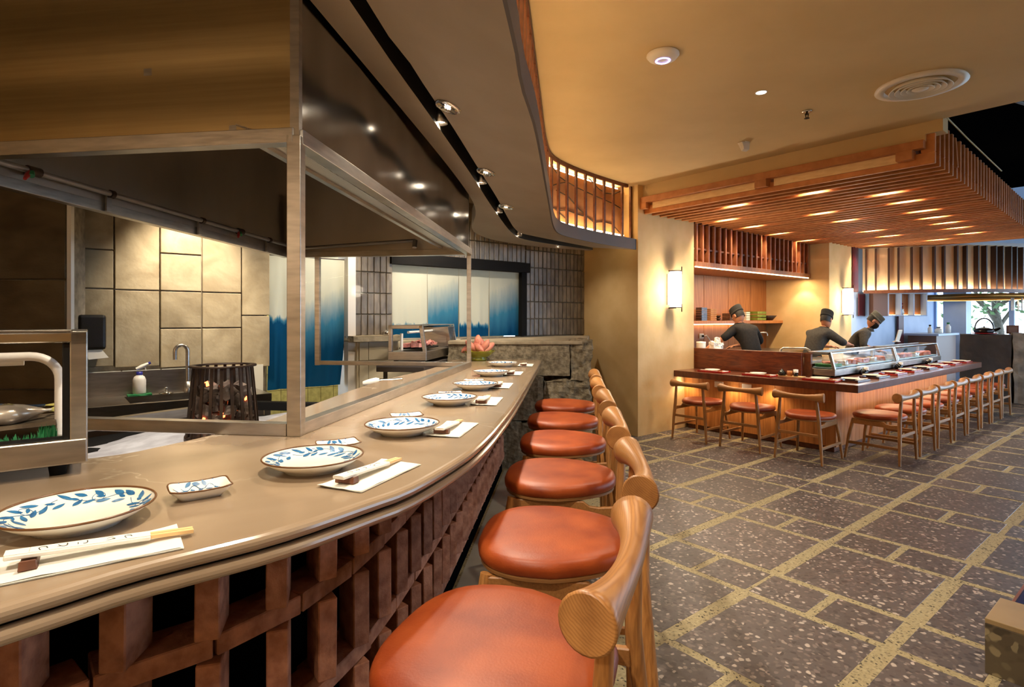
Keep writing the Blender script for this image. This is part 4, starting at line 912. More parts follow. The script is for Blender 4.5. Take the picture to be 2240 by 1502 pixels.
# ---------------------------------------------------------------- bowl of sweet potatoes, gas torch
bpz = pz(1048, 788, ZC); bpz.z = ZC
bo = thing('footed_bowl', 'olive green footed bowl at the far end of the counter', 'bowl', bpz)
MB().lathe([(.001, .003), (.07, 0), (.075, .018), (.06, .026), (.12, .06), (.148, .088), (.152, .092), (.145, .09), (.11, .062), (.001, .04)], (0, 0, 0), 36).build('dish', M['olive'], bo)
pp = [(-.10, 0, .115, .2), (-.07, -.04, .135, 1.9), (-.03, .0, .14, -.9), (.0, -.06, .125, 1.2), (.02, .03, .165, 2.4), (.055, -.045, .13, -1.2), (.095, -.01, .125, .9), (-.01, .02, .185, .5), (.05, .06, .13, 0.3)]
pl = ['at the left edge of the bowl', 'leaning at the left front of the bowl', 'behind the front ones in the bowl', 'at the front middle of the bowl', 'high at the back of the heap', 'standing upright at the front right', 'at the right edge of the bowl', 'topmost of the heap', 'at the back right of the bowl']
for k, (x, y, z, a) in enumerate(pp):
    o = MB().tube([(-.075, 0, 0), (-.055, .003, 0), (-.02, .005, 0), (.03, 0, 0), (.06, -.004, 0), (.075, -.006, 0)], [.006, .022, .033, .03, .018, .004], 12).build('sweet_potato', M['potato'])
    o.location = bpz + Vector((x, y, z)); o.rotation_euler = (0, -.5 - .25*(k % 3), a + (1.2 if k % 2 else 0)); tag(o, 'pink sweet potato ' + pl[k], 'sweet potato', 'sweet potatoes in the bowl')
tp = Vector((-.92, 3.62, .80)); tz = H - (836-V0)/F*3.62
d = thing('gas_torch', 'white handheld gas torch on a small can behind the counter', 'torch', (-.90, 3.64, .90))
MB().box((0, 0, -.46), (.22, .3, .88)).build('ledge', M['black'], thing('work_stool', 'low dark work pedestal hidden behind the counter under the gas torch', 'pedestal', (-.90, 3.64, .9)))
MB().lathe([(.001, 0), (.031, 0), (.033, .006), (.033, .10), (.026, .118), (.016, .125), (.001, .125)], (0, 0, -.02), 20).build('can', mat('printed_can', C(120, 140, 170), C(226, 226, 226), .3, .5, ns=18, lo=.45, hi=.55), d)
MB().lathe([(.022, .105), (.024, .12), (.018, .135)], (0, 0, -.02), 16).build('collar', M['black'], d)
MB().tube([(-.055, 0, .135), (-.02, 0, .14), (.03, 0, .150), (.05, 0, .153)], [.014, .022, .024, .016], 12).build('head', M['whitep'], d)
MB().tube([(.05, 0, .153), (.12, .0, .158), (.20, 0, .163)], [.012, .009, .011], 10).build('nozzle', M['chrome'], d)
MB().box((.022, 0, .115), (.01, .014, .03)).build('trigger', M['black'], d)

# ---------------------------------------------------------------- sink bench along the kitchen wall
t0, t1 = -2.25, -.98; zb = .85
sb = thing('sink_bench', 'long stainless steel sink bench below the stone panels', 'sink bench', Wl(-1.6, .3))
MB().prism([Wl(t0, .0), Wl(t0, .03), Wl(t1, .03), Wl(t1, .0)], zb, zb+.19).build('splashback', M['steel2'], sb, world=True)
ba, bb_ = -1.92, -1.25
for (a, b_, n0, n1) in ((t0, t1, .03, .10), (t0, ba, .10, .52), (bb_, t1, .10, .52), (t0, t1, .52, .60)):
    MB().prism([Wl(a, n0), Wl(a, n1), Wl(b_, n1), Wl(b_, n0)], zb-.05, zb).build('deck', M['steel2'], sb, world=True)
MB().prism([Wl(ba, .10), Wl(ba, .52), Wl(bb_, .52), Wl(bb_, .10)], zb-.26, zb-.25).build('basin', M['steel2'], sb, world=True)
MB().prism([Wl(t0, .575), Wl(t0, .60), Wl(t1, .60), Wl(t1, .575)], zb-.07, zb+.004).build('front_rim', M['steel2'], sb, world=True, bevel=.003)
MB().prism([Wl(t0, .54), Wl(t0, .57), Wl(t1, .57), Wl(t1, .54)], .1, zb-.07).build('front_panel', M['fascia'], sb, world=True)
for tt, nn in ((t1-.05, .55), (t1-.05, .06)): MB().bar(Wl(tt, nn, 0), Wl(tt, nn, zb-.05), .035, .035).build('leg', M['steel2'], sb, world=True)
fp = Wl(-1.49, .09, zb); fa = thing('gooseneck_faucet', 'brushed steel gooseneck faucet on the sink bench', 'faucet', fp, ANG_B)
arc = [(0, 0, .02), (0, 0, .34)] + [(-.045+.045*math.cos(a), -.0, .34+.045*math.sin(a)) for a in [PI*k/8 for k in range(1, 9)]] + [(-.09, 0, .27)]
MB().tube(arc, .016, 12).build('spout', M['steel2'], fa); MB().lathe([(.028, 0), (.028, .01), (.024, .09), (.001, .09)], (0, 0, 0), 16).build('body', M['steel2'], fa)
MB().tube([(.02, 0, .07), (.07, -.01, .12)], .007, 8).build('lever', M['steel2'], fa)
sp_ = Wl(-1.82, .075, zb+.012); d = thing('spray_bottle', 'white spray bottle with a blue collar on a green cloth by the sink', 'bottle', sp_, ANG_B)
MB().lathe([(.001, 0), (.043, 0), (.045, .01), (.045, .11), (.036, .135), (.018, .15), (.018, .165), (.001, .165)], (0, 0, 0), 20).build('body', M['whitep'], d)
MB().lathe([(.021, .15), (.022, .175), (.001, .176)], (0, 0, 0), 14).build('collar', mat('blue_cap', C(40, 40, 130), rough=.4), d)
MB().tube([(-.02, 0, .195), (.02, 0, .215), (.06, 0, .235)], [.012, .016, .011], 8).build('spray_head', M['whitep'], d); MB().tube([(.058, 0, .234), (.075, 0, .243)], .010, 8).build('nozzle', bpy.data.materials['blue_cap'], d); MB().bar((.035, 0, .215), (.045, 0, .18), .008, .008).build('trigger', M['whitep'], d)
o = MB().rough((0, 0, 0), (.16, .11, .012), 0, 8, .008, 18, 2).build('cleaning_cloth', M['greenp']); o.location = Wl(-1.82, .075, zb+.008); o.rotation_euler = (0, 0, ANG_B); tag(o, 'folded green cleaning cloth under the spray bottle', 'cloth')
d = thing('sink_strainer', 'small domed steel strainer on the sink deck', 'strainer', Wl(-1.64, .075, zb)); MB().lathe([(.05, 0), (.052, .008), (.03, .02), (.006, .026), (.006, .04), (.014, .05), (.001, .055)], (0, 0, 0), 20).build('dome', M['chrome'], d)
tdp = Wl(-2.12, .02, 0); d = thing('towel_dispenser', 'glossy black paper towel dispenser on the edge of the stone wall', 'dispenser', tdp + Vector((0, 0, 1.35)), ANG_B)
MB().box((0, -.07, .0), (.17, .13, .26)).build('housing', M['blackm'], d, bevel=.02)
tv = MB().add([(-.06, -.12, -.13), (.06, -.12, -.13), (.10, -.13, -.19), (-.02, -.13, -.20)], [(0, 1, 2, 3)]); tv.add([(-.06, -.123, -.13), (.06, -.123, -.13), (.10, -.133, -.19), (-.02, -.133, -.20)], [(3, 2, 1, 0)]); tv.build('paper_towel', M['paper'], d)
# cupboards under the sill beside the doorway
for k, (ta, tb_) in enumerate(((-.01, .10), (.105, .62), (.625, 1.15))):
    for z0, z1 in ((.02, .98), (.985, 1.225)):
        pass
cu = thing('base_cupboard', 'plain beige kitchen cupboard under the stone sill', 'cupboard', Wl(.5, .1, 0))
MB().prism([Wl(-.02, -.02), Wl(-.02, .06), Wl(1.2, .06), Wl(1.2, -.02)], .0, 1.225).build('body', mat('beige_laminate', C(196, 184, 158), rough=.5), cu, world=True)
for ta, tb_ in ((0.0, .09), (.095, .62), (.625, 1.18)):
    MB().prism([Wl(ta, .06), Wl(ta, .08), Wl(tb_, .08), Wl(tb_, .06)], 1.04, 1.22).build('drawer', bpy.data.materials['beige_laminate'], cu, world=True, bevel=.002)
    MB().prism([Wl(ta, .06), Wl(ta, .08), Wl(tb_, .08), Wl(tb_, .06)], .08, 1.034).build('door', bpy.data.materials['beige_laminate'], cu, world=True, bevel=.002)
d = thing('counter_bell', 'small chrome call bell on the stone sill', 'bell', Wl(.30, .06, 1.287)); MB().lathe([(.05, 0), (.052, .006), (.045, .012), (.044, .022), (.03, .04), (.008, .046), (.008, .056), (.001, .058)], (0, 0, 0), 20).build('dome', M['chrome'], d)

# ---------------------------------------------------------------- indigo noren curtains
def noren(name, label, t0, t1, z0, z1, m, n=-.06, waves=3, amp=.02, lean=0, seed=0, cat='curtain'):
    d = thing(name, label, cat, Wl(t0, n, z1), ANG_B); wd_ = t1-t0; hh = z1-z0
    mb = MB(); nx, nz_ = 28, 16; fr = []
    for side in (0, 1):
        rows_ = []
        for j in range(nz_+1):
            f = j/nz_; rows_.append([Vector((wd_*i/nx + lean*f*f, -amp*f*math.sin(waves*PI*i/nx+seed) - amp*.3*math.sin(i*.9+seed*2)*f + side*.003, -hh*f)) for i in range(nx+1)])
        fr.append(rows_)
        mb.loft(rows_, False, False)
    mb.build('cloth', m, d)
    MB().tube([(-.01, .0015, 0.004), (wd_+.01, .0015, .004)], .006, 6).build('rod', M['fascia'], d)
    return d
noren('noren_curtain', 'narrow left panel of the indigo door curtain behind the steel post', tw(593), tw(668), .80, 2.03, noren_mat('noren_a', 0, -.62, .06), lean=-.02, seed=.6)
noren('noren_curtain', 'right panel of the indigo door curtain with a slanting dye edge', tw(670)+.0, tw(766), .80, 2.03, noren_mat('noren_b', 0, -.98, .55, .45), lean=-.07, seed=2.1)
wt = [tw(u) for u in (861, 940, 1009, 1076, 1145)]; wl = ['leftmost cream panel of the window curtain with a low blue edge', 'second panel of the window curtain, fading from blue to pale', 'third cream panel of the window curtain with a ragged blue foot', 'rightmost panel of the window curtain, deep blue to pale']
for k in range(4):
    noren('noren_curtain', wl[k], wt[k]+.004, wt[k+1]-.004, 1.245, 2.02, noren_mat('noren_w%d' % k, 0, -.67 if k % 2 == 0 else -.86, .05 if k % 2 == 0 else .62, 0 if k % 2 == 0 else .35), n=-.05, amp=.012, seed=k)
KW = Wl(-1.46, .52, 2.72)
light('kitchen_wash', 'SPOT', KW, 120, NEUT, ((Wl(-1.47, 0, 1.5)-KW).to_track_quat('-Z', 'Y').to_euler()), spot_size=1.25, spot_blend=1, shadow_soft_size=.05)
light('kitchen_wash', 'SPOT', (-.72, 5.3, 2.62), 62, NEUT, ((Wl(1.1, 0, 1.5)-Vector((-.72, 5.3, 2.62))).to_track_quat('-Z', 'Y').to_euler()), spot_size=1.5, spot_blend=.8, shadow_soft_size=.05)  # spot added to brighten the window curtains
KD = Vector((-1.25, 5.06, 2.7))  # extra spot, added to lift the dark door curtain
light('kitchen_wash', 'SPOT', KD, 50, NEUT, ((Wl(-.42, 0, 1.5)-KD).to_track_quat('-Z', 'Y').to_euler()), spot_size=1.4, spot_blend=.8, shadow_soft_size=.05)
light('backroom_lamp', 'AREA', Wl(.3, -.9, 2.7), 30, (1, .95, .86), (0, 0, ANG_B), shape='RECTANGLE', size=2.2, size_y=.5)
# ---------------------------------------------------------------- chairs and stools
def seat_outline(n=44, s=1.0):
    out = []
    for k in range(n):
        a = 2*PI*k/n; c, d = math.cos(a), math.sin(a)
        x = math.copysign(abs(c)**.72, c)*.238; y = math.copysign(abs(d)**(.72 if d > 0 else .9), d)*(.225 if d > 0 else .235)
        x *= 1 - (.24*(-y/.235) if y < 0 else 0)
        out.append(Vector((x*s, y*s, 0)))
    return out
def make_chair(name, label, hs, loc, rz, group, stool=False):
    d = thing(name, label, 'stool' if stool else 'chair', loc, rz, group)
    o = seat_outline(); c = [[p*sc_ + Vector((0, 0, z)) for p in o] for sc_, z in ((.97, -.032), (1.0, -.024), (1.01, -.006), (.985, .007), (.94, .014), (.8, .019), (.5, .020), (.02, .019))]
    MB().loft([[Vector((p.x, p.y, p.z + hs - .010*(1 - abs(p.x)/.24)*0 - .012*max(0, -p.y/.23)*0)) for p in r] for r in c]).build('cushion', M['leather'], d)
    MB().loft([[p*s_ + Vector((0, 0, hs+z)) for p in o] for s_, z in ((.955, -.046), (.975, -.043), (.975, -.034), (.96, -.032))], sm=False).build('seat_board', M['ply'], d)
    zr = hs + .205
    # bone shaped back rail, thick at both ends
    n = 25; pts = []; rs = []
    for k in range(n):
        t = -1 + 2*k/(n-1); L_ = .243
        pts.append(Vector((L_*t, -.262 + .028*t*t, zr + .004*t*t))); rs.append(.0245 + .024*abs(t)**2.3)
    pts = [pts[0]-(pts[1]-pts[0])*.12] + pts + [pts[-1]+(pts[-1]-pts[-2])*.12]; rs = [rs[0]-.004] + rs + [rs[-1]-.004]
    MB().tube(pts, rs, 22, sq=1.0).build('back_rail', M['ringwood'], d)
    sp = .235 + (.03 if stool else 0); sy = .255 + (.02 if stool else 0)
    for s_ in (-1, 1):
        MB().tube([(s_*sp, -sy, .001), (s_*(sp-.018), -sy+.005, hs*.55), (s_*.200, -.243, hs-.03), (s_*.178, -.252, zr)], [.012, .0175, .019, .0135], 10).build('rear_leg', M['woodv'], d)
        MB().tube([(s_*(sp-.005), sy-.01, .001), (s_*(sp-.025), sy-.04, hs*.5), (s_*.188, .178, hs-.045)], [.012, .017, .018], 10).build('front_leg', M['woodv'], d)
        # side apron with the notch near the back leg
        z1, z0 = hs-.048, hs-.105
        ap = [(.178, z1), (-.10, z1), (-.125, z1-.018), (-.16, z1-.022), (-.238, z1-.016), (-.238, z0), (.178, z0+.006)]
        x0 = s_*.196
        q = [Vector((x0-.009, y, z)) for y, z in ap] + [Vector((x0+.009, y, z)) for y, z in ap]; m_ = len(ap)
        MB().add(q, [tuple(range(m_)), tuple(range(2*m_-1, m_-1, -1))] + [(i, (i+1) % m_, m_+(i+1) % m_, m_+i) for i in range(m_)]).build('apron', M['wood'], d, bevel=.003, seg=1)
        zl = .165 if not stool else .28
        fx = lambda z: s_*(sp - .018*(z/(hs*.55)))
        MB().bar((fx(zl), -sy+.004, zl), (s_*(sp-.014), sy-.03, zl), .016, .028).build('side_stretcher', M['wood'], d, bevel=.003, seg=1)
    zb_ = hs*.62
    MB().bar((-(sp-.02), -sy+.008, zb_), (sp-.02, -sy+.008, zb_), .016, .03).build('rear_stretcher', M['wood'], d, bevel=.003, seg=1)
    MB().bar((-.196, .16, hs-.075), (.196, .16, hs-.075), .018, .05).build('front_apron', M['wood'], d, bevel=.003, seg=1)
    if stool:
        MB().bar((-(sp-.014), sy-.03, .30), (sp-.014, sy-.03, .30), .02, .032).build('foot_rail', M['wood'], d, bevel=.003, seg=1)
    return d
sl_ = ['nearest orange leather bar stool, cut by the bottom edge', 'second bar stool from the front along the curved counter', 'third bar stool from the front along the curved counter', 'fourth bar stool from the front along the curved counter', 'fifth bar stool, last but one before the granite wall', 'farthest bar stool, beside the hewn granite wall']
spots = [((-.028, 1.145), 70.4), ((.131, 1.735), 82.5), ((.200, 2.41), 83), ((.272, 3.08), 83.5), ((.330, 3.73), 83.5), ((.405, 4.38), 83.5)]
s0 = None
for k, ((x, y), a) in enumerate(spots):
    if s0 is None: s0 = make_chair('bar_stool', sl_[0], .79, (x, y, 0), math.radians(a), 'bar stools along the curved counter', True)
    else: dup(s0, (x, y, 0), math.radians(a), sl_[k])
c0 = make_chair('dining_chair', 'low ash chair with orange seat at the short counter side, nearest the corner', .46, R(.393, -.20), ANG_B - PI/2, 'chairs around the sushi bar')
dup(c0, R(1.036, -.18), ANG_B - PI/2 + .02, 'low ash chair with orange seat, middle of three at the short counter side')
dup(c0, R(1.654, -.20), ANG_B - PI/2 - .02, 'low ash chair with orange seat at the short side, beside the plaster column')
ords = ['nearest the corner', 'second from the corner', 'third from the corner', 'fourth from the corner', 'fifth from the corner', 'sixth from the corner', 'seventh from the corner', 'farthest from the corner']
for k in range(8): dup(c0, R(-.075, .365 + .62*k), ANG_A - PI/2 + random.uniform(-.03, .03), 'low orange seated chair along the long counter side, ' + ords[k])
dup(c0, R(.95, 5.25), ANG_B + PI/2, 'low ash chair standing at the far end of the dark counter')

# ---------------------------------------------------------------- sushi bar
sb2 = thing('sushi_bar', 'dark wooden L shaped sushi counter on a veneered base', 'counter', R(1, 2, 0))
def slab(pts, z0, z1, nm, m, bev=.004): MB().prism(pts, z0, z1).build(nm, M[m], sb2, world=True, bevel=bev)
slab([R(0, 0), R(2.19, 0), R(2.19, .52), R(.80, .52), R(.80, 4.9), R(0, 4.9)], .696, .775, 'counter_top', 'top')
na = 17
for k in range(na):
    a0 = .30 + (2.19-.30)*k/na; a1 = .30 + (2.19-.30)*(k+1)/na
    slab([R(a0+.0015, .24), R(a1, .24), R(a1, .27), R(a0+.0015, .27)], .06, .696, 'panel', 'basew', .002)
for k in range(38):
    b0 = .24 + 4.06*k/38; b1 = .24 + 4.06*(k+1)/38
    slab([R(.30, b0+.0015), R(.30, b1), R(.33, b1), R(.33, b0+.0015)], .06, .696, 'panel', 'basew', .002)
slab([R(.33, .27), R(2.15, .27), R(2.15, .52), R(.85, .52), R(.85, 4.28), R(.33, 4.28)], .0, .69, 'carcass', 'slatd')
slab([R(.34, .29), R(2.15, .29), R(2.15, .30), R(.34, .30)], 0, .07, 'plinth', 'black')
up_ = MB().prism([R(.78, .50), R(2.22, .50), R(2.22, .56), R(.78, .56)], .775, 1.052).build('upstand', M['redwood'], sb2, world=True, bevel=.004)
MB().prism([R(.70, .56), R(.78, .56), R(.78, .60), R(.70, .60)], .775, 1.05).build('upstand_end', M['slatd'], sb2, world=True)
slab([R(.80, .56), R(2.19, .56), R(2.19, 1.10), R(.80, 1.10)], .90, .94, 'work_top', 'steel2'); slab([R(.80, 1.1), R(1.45, 1.1), R(1.45, 4.6), R(.80, 4.6)], .86, .90, 'work_top', 'steel2')
for a0 in (1.25, 1.62): MB().prism([R(a0, .225), R(a0+.12, .225), R(a0+.12, .24), R(a0, .24)], .58, .655).build('socket_plate', M['whitep'], sb2, world=True, bevel=.004)
for k, (a, b_) in enumerate(((2.12, .12), (1.45, .13), (1.0, .12))):
    p = R(a, b_, .694); MB().lathe([(.001, -.004), (.035, -.004), (.038, .004)], p, 14).build('under_light', M['ledw'], sb2, world=True)
    light('under_counter', 'SPOT', p - Vector((0, 0, .02)), 5, WARM, (0, 0, 0), spot_size=2.2, spot_blend=.7, shadow_soft_size=.02)
light('under_counter_strip', 'AREA', R(.15, 2.4, .685), 6, WARM, (0, 0, ANG_B), shape='RECTANGLE', size=4.0, size_y=.03)
# refrigerated cases on the counter
for k, (b0, L) in enumerate(((.60, 2.05), (2.67, 1.95))):
    o_ = R(.45, b0+L, .775)
    case('sushi_case', ['nearer glass sushi case on the dark counter, by the wooden upstand', 'farther glass sushi case on the dark counter'][k], o_, BX.copy(), AX.copy(), L, .32, .29, .05, feet=.02, slim=.85)
    for q in range(6):
        o = MB().rough((0, 0, 0), (.20, .11, .05), 0, 5, .012, 14, q+k*7).build('fish_fillet', [M['meat'], M['silver'], M['potato']][(q+k) % 3]); o.location = R(.60, b0+.25+q*(L-.45)/5, .915); o.rotation_euler = (0, 0, ANG_B + .2*(q % 3)); tag(o, 'block of raw fish in the %s sushi case, %s from its near end' % (('nearer', 'farther')[k], ('first', 'second', 'third', 'fourth', 'fifth', 'sixth')[q]), 'fish fillet', 'fish in the %s sushi case' % ('nearer', 'farther')[k])
    o = MB().box((0, 0, 0), (L-.12, .22, .012)).build('case_liner', mat('ice_blue_liner' if k == 0 else 'ice_liner', C(150, 180, 190), rough=.4)); o.location = R(.61, b0+L/2, .880); o.rotation_euler = (0, 0, ANG_B); tag(o, 'pale blue liner on the floor of the %s sushi case' % ('nearer', 'farther')[k], 'liner')
o = MB().box((0, 0, 0), (.26, .20, .03)).build('cutting_board', M['greenp'], bevel=.004); o.location = R(.60, .80, .905); o.rotation_euler = (0, 0, ANG_B); tag(o, 'green board at the near end of the nearer sushi case', 'board')
d = thing('cooler_rail', 'curved steel tube rail behind the wooden upstand', 'rail', R(.95, .75, .94))
MB().tube([R(1.10, .66, .94), R(1.10, .66, 1.07), R(1.08, .68, 1.09), R(.86, .80, 1.09), R(.83, .82, 1.07), R(.83, .82, .94)], .014, 10).build('tube', M['steel2'], d, world=True)

# place settings on the sushi bar
def plate_mesh(D, h=.02):
    r = D/2; return [(.001, 0), (r*.55, 0), (r*.6, .006), (r*.85, h*.75), (r, h), (r*.985, h+.003), (r*.83, h*.85), (r*.62, .010), (.001, .009)]
def bar_setting(p, rz, label, dark, k):
    tr = thing('serving_tray', label % ('dark' if dark else 'red') + ' lacquer place tray', 'tray', p, rz, 'lacquer trays on the sushi bar')
    MB().box((0, 0, .006), (.34, .20, .012)).build('board', M['trayb' if dark else 'tray'], tr, bevel=.004)
    for s_ in (-1, 1): MB().box((0, s_*.097, .012), (.34, .008, .016)).build('lip', M['trayb' if dark else 'tray'], tr)
    pl_ = thing('side_plate', label % 'pale' + ' speckled plate on its tray', 'plate', Vector(p) + Matrix.Rotation(rz, 3, 'Z') @ Vector((-.03, .02, .012)), rz, 'plates on the sushi bar')
    MB().lathe(plate_mesh(.19), (0, 0, 0), 28).build('dish', M['white'], pl_)
    cs = thing('chopstick_sleeve', label % 'white' + ' paper chopstick sleeve', 'chopsticks', Vector(p) + Matrix.Rotation(rz, 3, 'Z') @ Vector((-.02, -.075, .02)), rz, 'chopstick sleeves on the sushi bar')
    MB().box((0, 0, .006), (.24, .026, .006)).build('sleeve', M['paper'], cs); MB().box((.15, 0, .006), (.07, .012, .006)).build('chopstick', M['bamboo'], cs)
    nk = tag(MB().box((0, 0, 0), (.07, .09, .006)).build('napkin', M['paper']), label % 'folded white' + ' napkin', 'napkin', 'napkins on the sushi bar'); nk.location = Vector(p) + Matrix.Rotation(rz, 3, 'Z') @ Vector((.125, .03, .016)); nk.rotation_euler = (0, 0, rz)
short = ['nearest the column on the short side', 'middle of the short side', 'nearest the corner on the short side']
for k, a in enumerate((1.72, 1.12, .42)): bar_setting(R(a, .20, .775), ANG_A + PI, '%s ' + short[k], False, k) if False else bar_setting(R(a, .18, .775), ANG_A + PI, short[k] + ': %s', False, k)
for k in range(8): bar_setting(R(.19, .42 + .60*k, .775), ANG_B, ['first', 'second', 'third', 'fourth', 'fifth', 'sixth', 'seventh', 'last'][k] + ' place on the long side: %s', k in (0, 1, 4), k)
for k, (a, b_) in enumerate(((.95, .38), (.40, 1.28), (.40, 2.5), (.40, 3.8))):
    pt = thing('soy_pot', ['black soy pot before the wooden upstand', 'black soy pot beside the nearer sushi case', 'black soy pot near the joint of the two sushi cases', 'black soy pot beside the farther sushi case'][k], 'pot', R(a, b_, .775), ANG_B)
    MB().lathe([(.001, 0), (.035, 0), (.046, .02), (.044, .045), (.026, .06), (.001, .06)], (0, 0, 0), 18).build('body', M['blackgl'], pt)
    MB().lathe([(.028, .06), (.02, .068), (.008, .072), (.009, .082), (.001, .085)], (0, 0, 0), 14).build('lid', M['blackgl'], pt)
    MB().tube([(-.04, 0, .03), (-.06, 0, .045), (-.072, 0, .058)], [.012, .008, .005], 8).build('spout', M['blackgl'], pt)
    sh = thing('spice_shaker', ['white topped spice shaker before the wooden upstand', 'white topped spice shaker beside the nearer sushi case', 'white topped spice shaker near the joint of the sushi cases', 'white topped spice shaker beside the farther sushi case'][k], 'shaker', R(a, b_, .775) + (BX*.1 if k else AX*-.16), 0)
    MB().lathe([(.001, 0), (.024, 0), (.024, .05), (.001, .05)], (0, 0, 0), 14).build('jar', M['glass'] if False else M['blackgl'], sh); MB().lathe([(.026, .05), (.026, .085), (.001, .088)], (0, 0, 0), 14).build('cap', M['whitep'], sh)
sv = thing('condiment_tray', 'thin wooden condiment tray before the upstand', 'tray', R(.88, .40, .775), ANG_A); 
MB().box((0, 0, -.001+.004), (.34, .12, .006)).build('board', M['bamboo'], sv)
cu_ = thing('toothpick_cup', 'small wooden cup between the soy pot and the shaker', 'cup', R(.86, .38, .781)); MB().lathe([(.001, 0), (.026, 0), (.03, .06), (.026, .06), (.022, .006), (.001, .006)], (0, 0, 0), 16).build('cup', M['panelw'], cu_)

# ---------------------------------------------------------------- things on the niche shelf and work top
def stack(a, b_, n, r, h, m, label, nm='bowl', sq=False):
    for k in range(n):
        d_ = (MB().box((0, 0, h/2), (r*2, r*1.4, h*.75)) if sq else MB().lathe([(.001, 0), (r*.5, 0), (r, h*.9), (r*.93, h*.9), (r*.45, h*.25), (.001, h*.25)], (0, 0, 0), 16)).build(nm, M[m]); d_.location = R(a, b_, 1.42 + k*h); d_.rotation_euler = (0, 0, ANG_B)
        tag(d_, label + ('' if n == 1 else [', lowest of its stack', ', second in its stack', ', third in its stack', ', fourth in its stack', ', fifth in its stack', ', sixth in its stack', ', seventh in its stack', ', topmost of its stack'][k if k < n-1 else 7]), nm, label + ' stack')
stack(2.80, 1.60, 8, .075, .026, 'blackgl', 'dark plate beside the column on the shelf', 'plate', True)
M['rattan'] = mat('rattan', C(176, 130, 80), C(150, 104, 60), .7, ns=40)
stack(2.80, 1.85, 6, .085, .032, 'rattan', 'square rattan basket tray on the shelf', 'basket', True)
stack(2.80, 2.08, 2, .045, .045, 'iron', 'small brown cup on the shelf', 'cup')
stack(2.80, 2.42, 5, .10, .024, 'iron', 'dark brown plate on the shelf', 'plate', True)
stack(2.80, 2.72, 6, .05, .03, 'white', 'white bowl on the shelf behind the chef', 'bowl')
stack(2.80, 2.95, 5, .06, .03, 'white', 'white dish beside the green ones', 'dish', True)
M['leafg'] = mat('green_glaze', C(120, 140, 56), C(88, 110, 40), .3, ns=9)
stack(2.80, 3.30, 3, .15, .055, 'leafg', 'long green leaf shaped dish on the shelf', 'dish', True)
stack(2.80, 3.72, 1, .15, .10, 'iron', 'dark woven basket at the right end of the shelf', 'basket')
d = thing('wall_socket', 'white wall socket with a plugged cable in the niche', 'socket', R(2.965, 1.85, 1.17), ANG_B)
MB().box((0, -.008, 0), (.12, .012, .08)).build('plate', M['whitep'], d, bevel=.004); MB().box((.01, -.025, 0), (.03, .03, .03)).build('plug', M['black'], d)
MB().tube([(.02, -.03, 0), (.08, -.05, .01), (.15, -.06, -.06), (.18, -.08, -.2)], .008, 8).build('cable', M['whitep'], d)
bt = slab([R(2.30, .9), R(2.97, .9), R(2.97, 4.0), R(2.30, 4.0)], .87, .91, 'back_work_top', 'steel2')
d = thing('white_canister', 'white plastic canister behind the wooden upstand by the column', 'canister', R(2.38, .93, .91)); MB().lathe([(.001, 0), (.062, 0), (.065, .18), (.06, .19), (.001, .19)], (0, 0, 0), 18).build('body', M['whitep'], d); MB().lathe([(.066, .185), (.066, .21), (.001, .215)], (0, 0, 0), 18).build('lid', M['whitep'], d)
d = thing('bar_faucet', 'thin steel gooseneck faucet behind the first chef', 'faucet', R(2.75, 3.3, .91), ANG_B)
MB().tube([(0, 0, 0), (0, 0, .27), (.03, -.02, .30), (.14, -.06, .30), (.16, -.07, .27), (.16, -.07, .24)], .012, 8).build('spout', M['steel2'], d); MB().lathe([(.03, 0), (.024, .03), (.001, .03)], (0, 0, 0), 14).build('base', M['steel2'], d)
d = thing('cut_board', 'pale cutting board under the first chef\'s hands', 'board', R(2.42, 1.25, .91), ANG_B); MB().box((0, 0, .06), (.5, .3, .02)).build('board', M['bamboo'], d); MB().box((-.2, 0, .025), (.04, .28, .05)).build('foot', M['bamboo'], d); MB().box((.2, 0, .025), (.04, .28, .05)).build('foot', M['bamboo'], d)
for k, (a, b_, r) in enumerate(((1.35, .80, .05), (1.15, .82, .04), (1.75, .85, .07))):
    d = MB().lathe([(.001, 0), (r*.6, 0), (r, .09), (r*.94, .09), (r*.5, .012), (.001, .012)], (0, 0, 0), 18).build('prep_bowl', M['chrome']); d.location = R(a, b_, .94); tag(d, ['steel prep bowl behind the middle of the upstand', 'small steel prep bowl near the cooler rail', 'wide steel prep bowl behind the upstand near the first chef'][k], 'bowl')
